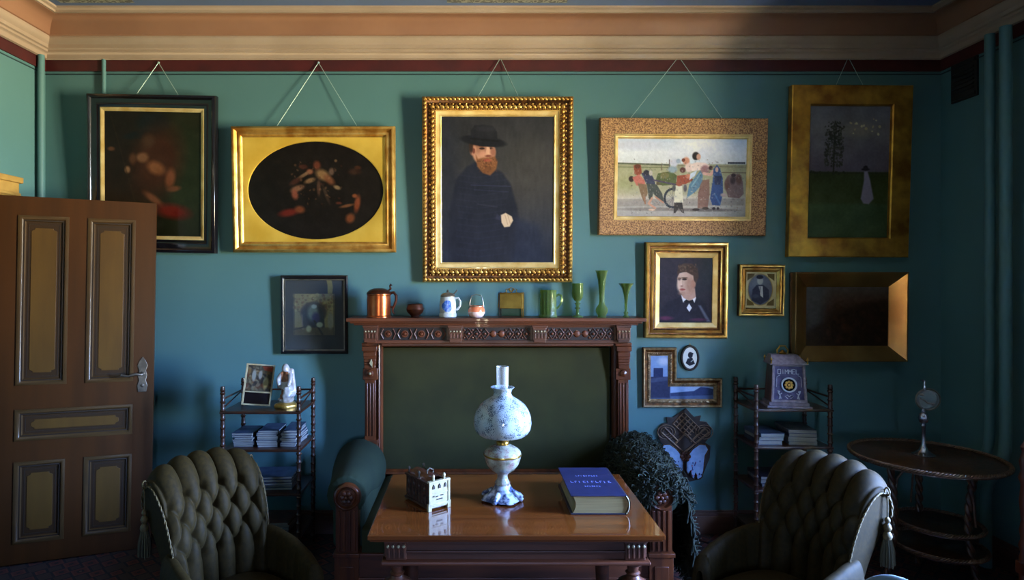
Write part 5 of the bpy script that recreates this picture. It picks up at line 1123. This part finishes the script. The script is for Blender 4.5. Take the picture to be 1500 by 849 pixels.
b = MB(); b.lathe([(.098, ZL(640)), (.112, ZL(636)), (.121, ZL(630)), (.124, ZL(622)), (.121, ZL(613)), (.112, ZL(604)), (.097, ZL(596)), (.076, ZL(590)), (.056, ZL(586)), (.042, ZL(583)), (.037, ZL(579)), (.041, ZL(574)), (.052, ZL(570.5)), (.050, ZL(570)), (.038, ZL(574)), (.034, ZL(579)), (.039, ZL(585)), (.07, ZL(592)), (.10, ZL(602)), (.116, ZL(618)), (.117, ZL(628)), (.095, ZL(638.5)), (.098, ZL(640))], n=64, cap=False); b.build('lamp_shade', 'shade', t, smooth=70)
b = MB(); b.lathe([(.020, ZL(622)), (.030, ZL(612)), (.032, ZL(602)), (.026, ZL(590)), (.024, ZL(580)), (.026, ZL(540)), (.0245, ZL(540)), (.0225, ZL(580))], n=32, cap=False); b.build('glass_chimney', 'clear_glass', t, smooth=60)
# casket
fl_, frt = Vector((px(628, 2.469), 2.469)), Vector((px(659, 2.53), 2.53)); cm = (fl_+frt)/2; rz = math.atan2(frt.y-fl_.y, frt.x-fl_.x)
t = empty('carved_casket', 'small carved casket with a bone front like a little house, dark pierced sides', 'casket', (cm.x, cm.y, tz+.0005), rz)
w2, dp = .046, .19
b = MB(); b.b2(-w2, w2, 0, .010, .012, .118); b.b2(-w2-.006, w2+.006, -.004, .012, .112, .120).b2(-w2-.004, w2+.004, -.003, .01, .018, .028).b2(-w2, w2, -.002, .0, .066, .070)
for sx in (-1, 1):
    b.b2(sx*w2-.008, sx*w2+.008, -.003, .010, 0, .03) ; b.b2(sx*w2-.005, sx*w2+.005, -.003, .0, .03, .112)
    b.lathe([(.005, .12), (.005, .132), (.007, .134), (.004, .142), (0, .146)], (sx*.026, .005, 0), 10)
b.prism([(-w2+.01, .018), (w2-.01, .018), (w2-.018, .026), (-w2+.018, .026)], -.004, 0); b.build('bone_front', 'bone', t, smooth=30, bevel=.001)
b = MB()
for x in (-.028, 0, .028): b.prism([(x-.005, .088), (x+.005, .088), (x+.005, .098), (x, .106), (x-.005, .098)], -.0035, -.0005)
for (x, z, w_) in ((-.012, .056, .005), (.012, .058, .006), (0, .044, .014), (-.028, .058, .003)): b.b2(x-w_, x+w_, -.003, -.0005, z-.002, z+.002)
b.build('front_openings', 'carve_dark', t, smooth=0)
b = MB(); b.b2(-w2+.002, w2-.002, .010, dp, .012, .108).b2(-w2-.004, w2+.004, .008, dp+.004, .006, .016).b2(-w2-.004, w2+.004, .008, dp+.004, .104, .112)
for j in range(7):
    y = .03+j*.024; b.b2(-w2-.003, -w2+.002, y-.004, y+.004, .018, .104).b2(w2-.002, w2+.003, y-.004, y+.004, .018, .104)
for j in range(4):
    for z in (.04, .08): b.ell((-w2-.001, .042+j*.042, z), (.004, .009, .012), n=8, k=6)
b.build('casket_body', mat('pierced_brown_panel', (74, 44, 30), (30, 20, 14), scale=120, rough=.5, bump=.5), t, smooth=30)
b = MB(); b.grid(lambda u, v: (-w2*.8+u*w2*1.6, .02+v*(dp-.03), .112+.018*math.sin(PI*u)), 12, 4); b.build('domed_lid', 'rose_wood', t, smooth=60)
for x, y in ((-.036, .10), (-.036, .18), (.036, .18)): MB().lathe([(.003, .112), (.003, .124), (.006, .13), (.005, .138), (0, .141)], (x, y, 0), 8).build('finial', 'pewter', t)
b = MB(); b.tube([(-.014, .07, .13), (-.016, .07, .142), (0, .075, .15), (.016, .07, .142), (.014, .07, .13)], .003, 6); b.build('lid_handle', 'pewter', t, smooth=50)
# big book
bx0, bx1 = px(838, 2.43), px(921, 2.43)+.0; by0, by1 = 2.44, 2.80; bt = .079
t = empty('large_book', 'very thick old book with dark blue cover and gilt page edges on the table', 'book', ((bx0+bx1)/2, (by0+by1)/2, tz+.0005)); hw = (bx1-bx0)/2; hd = (by1-by0)/2
b = MB(); out = []
for i in range(13):
    q_ = i/12; out.append((-hw+.006+.012*math.sin(PI*q_), .006+(bt-.012)*q_))       # hollow fore-edge at left
for i in range(13):
    q_ = 1-i/12; out.append((hw-.012+.014*math.sin(PI*q_), .006+(bt-.012)*q_))
b.prism(out[::-1], -hd+.005, hd-.005); b.build('page_block', 'page_gold', t, smooth=40)
b = MB(); b.b2(-hw-.004, hw-.010, -hd, hd, bt-.006, bt); cvr = b.build('front_cover', 'leather_blue', t, smooth=0, bevel=.0015)
MB().b2(-hw-.004, hw-.010, -hd, hd, 0, .006).build('back_cover', 'leather_dark', t, smooth=0, bevel=.0015)
def spf(u, v):
    a = -PI/2+PI*u; return (hw-.012+.022*math.cos(a), -hd+2*hd*v, bt/2+(bt/2)*math.sin(a))
def spi(u, v):
    a = -PI/2+PI*u; return (hw-.012+.017*math.cos(a), -hd+2*hd*v, bt/2+(bt/2-.004)*math.sin(a))
b = MB(); b.grid(spf, 16, 24).grid(spi, 16, 24); b.build('spine', 'leather_dark', t, smooth=60)
b = MB(); b.tube([spi(i/12, .006) for i in range(1, 12)], .003, 6); b.build('headband', 'bone', t)
b = MB()
def strokes(b, text, cx, y, size, z, gap=1.25):
    G_ = {'I': [((.5, 0), (.5, 1))], 'T': [((0, 1), (1, 1)), ((.5, 0), (.5, 1))], 'H': [((0, 0), (0, 1)), ((1, 0), (1, 1)), ((0, .5), (1, .5))], 'E': [((0, 0), (0, 1)), ((0, 1), (1, 1)), ((0, .5), (.8, .5)), ((0, 0), (1, 0))], 'A': [((0, 0), (.5, 1)), ((.5, 1), (1, 0)), ((.2, .4), (.8, .4))],
          'L': [((0, 0), (0, 1)), ((0, 0), (1, 0))], 'N': [((0, 0), (0, 1)), ((0, 1), (1, 0)), ((1, 0), (1, 1))], 'S': [((1, 1), (0, .8)), ((0, .8), (1, .3)), ((1, .3), (0, 0))], 'D': [((0, 0), (0, 1)), ((0, 1), (1, .6)), ((1, .6), (1, .3)), ((1, .3), (0, 0))], 'O': [((0, 0), (0, 1)), ((0, 1), (1, 1)), ((1, 1), (1, 0)), ((1, 0), (0, 0))], 'M': [((0, 0), (0, 1)), ((0, 1), (.5, .4)), ((.5, .4), (1, 1)), ((1, 1), (1, 0))], 'R': [((0, 0), (0, 1)), ((0, 1), (1, .9)), ((1, .9), (.9, .55)), ((.9, .55), (0, .5)), ((.3, .5), (1, 0))], 'U': [((0, 1), (0, 0)), ((0, 0), (1, 0)), ((1, 0), (1, 1))], 'C': [((1, 1), (0, 1)), ((0, 1), (0, 0)), ((0, 0), (1, 0))]}
    w_ = size*.62; tot = len(text)*w_*gap
    for i, ch in enumerate(text):
        for (p0, p1) in G_.get(ch, []): yield (cx-tot/2+i*w_*gap+p0[0]*w_, y+p0[1]*size), (cx-tot/2+i*w_*gap+p1[0]*w_, y+p1[1]*size)
# the gilt title is too worn to read: only the worn letter stems are modelled
rr = random.Random(9)
for (yy, n_, sz) in ((.06, 9, .014), (-.02, 10, .022), (-.075, 7, .012)):
    for i in range(n_):
        x = -.01+(i-(n_-1)/2)*sz*.8
        b.b2(x-.0012, x+.0012, yy-sz/2, yy+sz/2, bt, bt+.0006)
        if i % 2: b.b2(x, x+sz*.4, yy+sz/2-.002, yy+sz/2, bt, bt+.0006)
        if i % 3 == 0: b.b2(x, x+sz*.4, yy-sz/2, yy-sz/2+.002, bt, bt+.0006)
b.build('gilt_title', 'text_gold', cvr, smooth=0)

# ------------------------------------------------------------------ left shelf stand contents
zt = .8855
# small leaning frame with print
A, B_ = W(350, 594, 3.62), W(388, 594, 3.70)
t = empty('easel_frame', 'small pale-edged picture frame leaning on the left shelf stand', 'picture frame', ((A.x+B_.x)/2+.01, 3.66, zt), math.radians(10), rot=(math.radians(-13), math.radians(5), math.radians(8)))
t.location.z = zt+.012; t.location.x += .012
w_, h_ = .083, .245; b = MB(); b.sweep([(-w_, 0), (w_, 0), (w_, h_), (-w_, h_)], [(0, -.006), (0, .006), (.008, .006), (.010, 0), (.010, -.006)]).b2(-w_, w_, -.005, .004, .075, .084); b.build('frame', 'bone', t, smooth=0)
b = MB(); b.b2(-w_+.006, w_-.006, .001, .004, .008, h_-.008).b2(-.01, .01, .004, .009, .0, .15); b.build('back_panel', 'ebony', t, smooth=0)
P = Paint(0, 0, 36, 36, (60, 52, 40), k=2.6, seed=81); P.dabs(150, (1, 1, 35, 35), (1, 4), [(120, 96, 60), (36, 34, 34), (130, 120, 96), (96, 54, 36), (70, 66, 50)], .6).ell(10, 14, 3, 8, (140, 140, 130), .5).ell(19, 13, 2.5, 6, (140, 136, 126), .5).poly([(20, 0), (36, 0), (36, 8), (24, 6)], (140, 60, 36), 1.5).ell(28, 24, 4, 8, (176, 164, 120), .6)
P.mesh('print', 'matte_print', t, -w_+.010, w_-.010, .086, h_-.010, -.001)
# figurine: one continuous porcelain body with robes
def figurine():
    t = empty('figurine', 'white porcelain draped figurine with gilt base on the left shelf stand', 'figurine', (px(419, 3.68), 3.68, zt), math.radians(-10))
    b = MB(); b.lathe([(.062, 0), (.066, .010), (.060, .022), (.040, .030), (0, .032)], n=32, fn=lambda a, z: 1+.08*math.cos(5*a)); b.build('base', 'porc_gold', t, smooth=60)
    me = bpy.data.metaballs.new('figure'); mo = bpy.data.objects.new('figure_balls', me); C.objects.link(mo); me.resolution = .006; me.render_resolution = .006; me.threshold = .5
    def ball(x, y, z, r): e_ = me.elements.new(); e_.co = (x, y, z); e_.radius = r
    rr = random.Random(2)
    for i in range(20): # robe
        f_ = i/19; ball(.012*math.sin(f_*4), .0, .04+f_*.11, .052-.016*f_)
    for i in range(9):
        a = i*2*PI/9
        for f_ in (0, .25, .5, .75): ball((.04-.018*f_)*math.cos(a+f_)+.012*math.sin(f_*4), (.034-.014*f_)*math.sin(a+f_), .045+f_*.10, .016)
    for i in range(6): ball(.004+.004*i*.3, 0, .15+i*.011, .034-.0015*i)
    ball(-.004, -.004, .226, .032); ball(-.004, .002, .24, .03); ball(.004, .01, .222, .026)      # head with hood
    for i in range(8): f_ = i/7; ball(.034-.026*f_*0+.004*math.sin(f_*3), -.01-.028*f_, .195-.06*f_, .018)  # arm right
    for i in range(8): f_ = i/7; ball(-.030-.01*math.sin(PI*f_), -.012-.02*f_, .19-.05*f_, .017)
    for i in range(9): f_ = i/8; ball(.030+.016*f_, .012, .215-.13*f_, .024)
    for i in range(6): f_ = i/5; ball(-.022-.016*f_, -.01, .20-.075*f_, .020)
    dg = bpy.context.evaluated_depsgraph_get(); dg.update(); em = bpy.data.meshes.new_from_object(mo.evaluated_get(dg)); bpy.data.objects.remove(mo, do_unlink=True)
    em.materials.clear(); em.materials.append(M['porc']); em.materials.append(M['porc_brown'])
    for p_ in em.polygons:
        c = p_.center; p_.use_smooth = True
        if c.y < -.012 and -.02 < c.x < .022 and .155 < c.z < .215: p_.material_index = 1
        if c.y < -.02 and -.05 < c.x < -.0 and .05 < c.z < .11: p_.material_index = 1
    f = bpy.data.objects.new('figure', em); C.objects.link(f); f.parent = t
    return t
figurine()
# magazines
def magazine(x, y, z, w_, d_, h_, rz, cover, label, group=None, name='magazine'):
    b = MB(); b.b2(-w_/2, w_/2, -d_/2, d_/2, 0, h_*.12, 0).b2(-w_/2+.002, w_/2-.002, -d_/2+.002, d_/2-.002, h_*.12, h_*.88, 1).b2(-w_/2, w_/2, -d_/2, d_/2, h_*.88, h_, 0).b2(-w_/2, -w_/2+.002, -d_/2, d_/2, 0, h_, 0)
    o = b.build(name, [cover, 'paper'], None, smooth=0, loc=(x, y, z), rot=(0, 0, rz)); tag(o, label, 'magazine' if name == 'magazine' else 'book', group); return o
rr = random.Random(12)
def stack(x, y, z, n, w_, d_, h_, what, where, covers, lean=0, rz0=0, name='magazine'):
    for i in range(n):
        top = i == n-1; hh_ = h_*rr.uniform(.8, 1.2)
        k_ = n-1-i; lab = '%s %s in the %s' % (('topmost', 'second', 'third', 'fourth', 'fifth', 'sixth', 'seventh', 'eighth')[k_], what, where) if k_ == 0 else '%s %s from the top, %s' % (('', 'second', 'third', 'fourth', 'fifth', 'sixth', 'seventh', 'eighth')[k_], what, where)
        magazine(x+rr.uniform(-.004, .004), y+rr.uniform(-.006, .006), z, w_*rr.uniform(.92, 1), d_*rr.uniform(.92, 1), hh_, rz0+rr.uniform(-.06, .06), covers[i % len(covers)] if not top else covers[0], lab, '%ss in the %s' % (what, where), name); z += hh_+.0006
z2_ = .6655
stack(-1.345, 3.70, z2_, 7, .125, .20, .0125, 'blue magazine', 'left pile, left stand', ['cover_blue', 'cover_grey'])
stack(-1.205, 3.70, z2_, 8, .125, .20, .0125, 'pale magazine', 'middle pile, left stand', ['cover_blue', 'paper', 'cover_grey'])
stack(-1.078, 3.72, z2_, 7, .095, .24, .0145, 'thick blue magazine', 'right pile, left stand', ['cover_blue', 'cover_grey'])
stack(-1.20, 3.71, .4105, 5, .27, .21, .014, 'large dark magazine', 'middle shelf pile, left stand', ['cover_blue', 'cover_grey', 'cover_blue'], rz0=.05)
stack(-1.20, 3.71, .1605, 4, .25, .20, .014, 'worn brown magazine', 'bottom shelf pile, left stand', ['rose_wood', 'cover_grey'])

# ------------------------------------------------------------------ right shelf stand contents
stack(1.775, 3.75, z2_, 3, .15, .21, .022, 'blue grey book', 'left pile, right stand', ['cover_blue', 'paper'], name='flat_book')
stack(1.975, 3.75, z2_, 4, .17, .22, .022, 'pale blue book', 'right pile, right stand', ['cover_grey', 'paper', 'cover_blue'], rz0=-.12, name='flat_book')
stack(1.84, 3.76, .4105, 3, .24, .2, .02, 'dark book', 'middle shelf pile, right stand', ['leather_dark', 'cover_grey'], name='flat_book')
# clock
ZK = 3.70; kk = ZK/F
t = empty('ornate_clock', 'ornate lilac and white enamelled clock with sloping roof on the right shelf stand', 'clock', (px(1151, ZK), ZK, zt), math.radians(-10))
b = MB(); b.b2(-.125, .125, -.075, .085, 0, .014).b2(-.112, .112, -.066, .078, .014, .034); b.build('plinth', 'clock_case', t, smooth=0, bevel=.003)
b = MB(); b.add([(-.102, -.06, .034), (.102, -.06, .034), (.102, .07, .034), (-.102, .07, .034), (-.090, -.045, .262), (.090, -.045, .262), (.090, .06, .262), (-.090, .06, .262)], [(0, 3, 2, 1), (4, 5, 6, 7), (0, 1, 5, 4), (1, 2, 6, 5), (2, 3, 7, 6), (3, 0, 4, 7)]); body = b.build('clock_case', 'rose_wood', t, smooth=0, bevel=.002)
TT = Matrix.Translation((0, -.0605, .034)) @ Matrix.Rotation(math.radians(-3.75), 4, 'X')
b = MB(); b.sweep([(-.100, .0), (.100, .0), (.090, .228), (-.090, .228)], [(0, 0), (0, .008), (.004, .010), (.014, .008), (.016, .002)], T=TT); b.build('front_frame', 'clock_case', t, smooth=30)
b = MB(); b.add([(-.086, -.002, .014), (.086, -.002, .014), (.077, -.002, .214), (-.077, -.002, .214)], [(0, 1, 2, 3)], T=TT); pn = b.build('enamel_panel', 'clock_lilac', t, smooth=0)
b = MB()
for i, (a_, c_) in enumerate(strokes(b, 'OIMMEL', 0, .168, .026, 0)): b.tube([(a_[0], -.004, a_[1]), (c_[0], -.004, c_[1])], .0022, 5, T=TT)
b.tube([(.040*math.cos(i*PI/16), -.006, .103+.040*math.sin(i*PI/16)) for i in range(32)], .0055, 6, T=TT, closed=True)
for s_ in (-1, 1):
    b.tube([(s_*.055, -.004, .02), (s_*.050, -.004, .04), (s_*.058, -.004, .055), (s_*.062, -.004, .07)], .004, 5, T=TT); b.tube([(s_*.045, -.004, .022), (s_*.052, -.004, .045), (s_*.040, -.004, .055)], .003, 5, T=TT); b.ell((s_*.055, -.004, .063), (.006, .004, .006), T=TT, n=8, k=6)
    b.tube([(s_*.008, -.004, .022), (s_*.022, -.004, .036), (s_*.010, -.004, .044), (0, -.004, .034)], .0025, 5, T=TT); b.tube([(s_*.070, -.004, .09), (s_*.066, -.004, .15), (s_*.05, -.004, .160)], .0015, 5, T=TT)
b.build('white_ornament', 'white_line', pn, smooth=50)
b = MB(); b.lathe([(0, 0), (.036, 0), (.036, .003), (0, .004)], n=32, T=TT @ Matrix.Translation((0, -.002, .103)) @ Matrix.Rotation(PI/2, 4, 'X')); b.build('clock_dial', 'ebony', pn)
b = MB()
for i in range(8): a_ = i*PI/4; b.ell((.018*math.cos(a_), -.007, .103+.018*math.sin(a_)), (.008, .003, .008), T=TT, n=8, k=6)
b.ell((0, -.008, .103), (.009, .004, .009), T=TT, n=8, k=6); b.build('gilt_numerals', 'gold', pn)
b = MB(); b.add([(-.104, -.064, .262), (.104, -.064, .262), (.104, .075, .262), (-.104, .075, .262), (-.088, -.012, .312), (.062, -.012, .312), (.062, .05, .312), (-.088, .05, .312)], [(0, 3, 2, 1), (4, 5, 6, 7), (0, 1, 5, 4), (1, 2, 6, 5), (2, 3, 7, 6), (3, 0, 4, 7)]); b.b2(-.108, .108, -.068, .078, .256, .264); b.build('sloping_roof', 'clock_case', t, smooth=0, bevel=.003)
b = MB()
for sx, sy in ((-1, -1), (1, -1), (-1, 1), (1, 1)): b.lathe([(.005, .264), (.004, .28), (.008, .286), (.004, .296), (0, .304)], (sx*.10, sy*.066, 0), 8)
b.lathe([(.02, .312), (.022, .318), (.012, .326), (.008, .334), (0, .336)], (-.012, .02, 0), 14); b.tube([(-.04, .02, .314), (-.044, .02, .335), (-.030, .02, .352), (-.030, .02, .36), (.006, .02, .36), (.006, .02, .352), (.020, .02, .335), (.016, .02, .314)], .0045, 6); b.build('carrying_handle', 'brass', t, smooth=50)
# silver spirit lamp with oval glass on the wicker table
t = empty('silver_table_lamp', 'tall silver spirit lamp with an oval glass globe on the wicker table', 'lamp', (px(1349, 3.40), 3.38, wz+.003))
k3 = 3.38/F
def ZK_(y): return (668-y)*k3
b = MB(); b.lathe([(.055, 0), (.056, .004), (.040, .012), (.022, .028), (.013, .05), (.009, .08), (.009, ZK_(627)), (.014, ZK_(625)), (.009, ZK_(622)), (.020, ZK_(620)), (.026, ZK_(614)), (.020, ZK_(608)), (.010, ZK_(606)), (.014, ZK_(604)), (.008, ZK_(600))], n=32); b.build('stand', 'silver', t, smooth=60)
b = MB(); b.tube([(.024+.066*math.cos(i*PI/18), 0, ZK_(587)+.058*math.sin(i*PI/18)) for i in range(36)], .005, 8, closed=True).tube([(-.02, 0, ZK_(585)), (.0, -.01, ZK_(588)), (.02, 0, ZK_(592)), (.05, 0, ZK_(594))], .005, 6).ell((.052, 0, ZK_(594)), (.012, .008, .008), n=10, k=6).ell((-.01, 0, ZK_(580)), (.014, .008, .006), n=10, k=6); b.build('ring_mount', 'pewter', t, smooth=60)
b = MB(); b.ell((.024, 0, ZK_(587)), (.062, .02, .054), n=32, k=16); b.build('glass_globe', 'clear_glass', t, smooth=80)
b = MB(); b.lathe([(.008, ZK_(573)), (.010, ZK_(569)), (.006, ZK_(566)), (.008, ZK_(562)), (.004, ZK_(559))], (.006, 0, 0), 12).tube([(.006, 0, ZK_(563)), (-.006, 0, ZK_(558)), (-.014, 0, ZK_(559))], .004, 6); b.build('burner', 'silver', t, smooth=60)
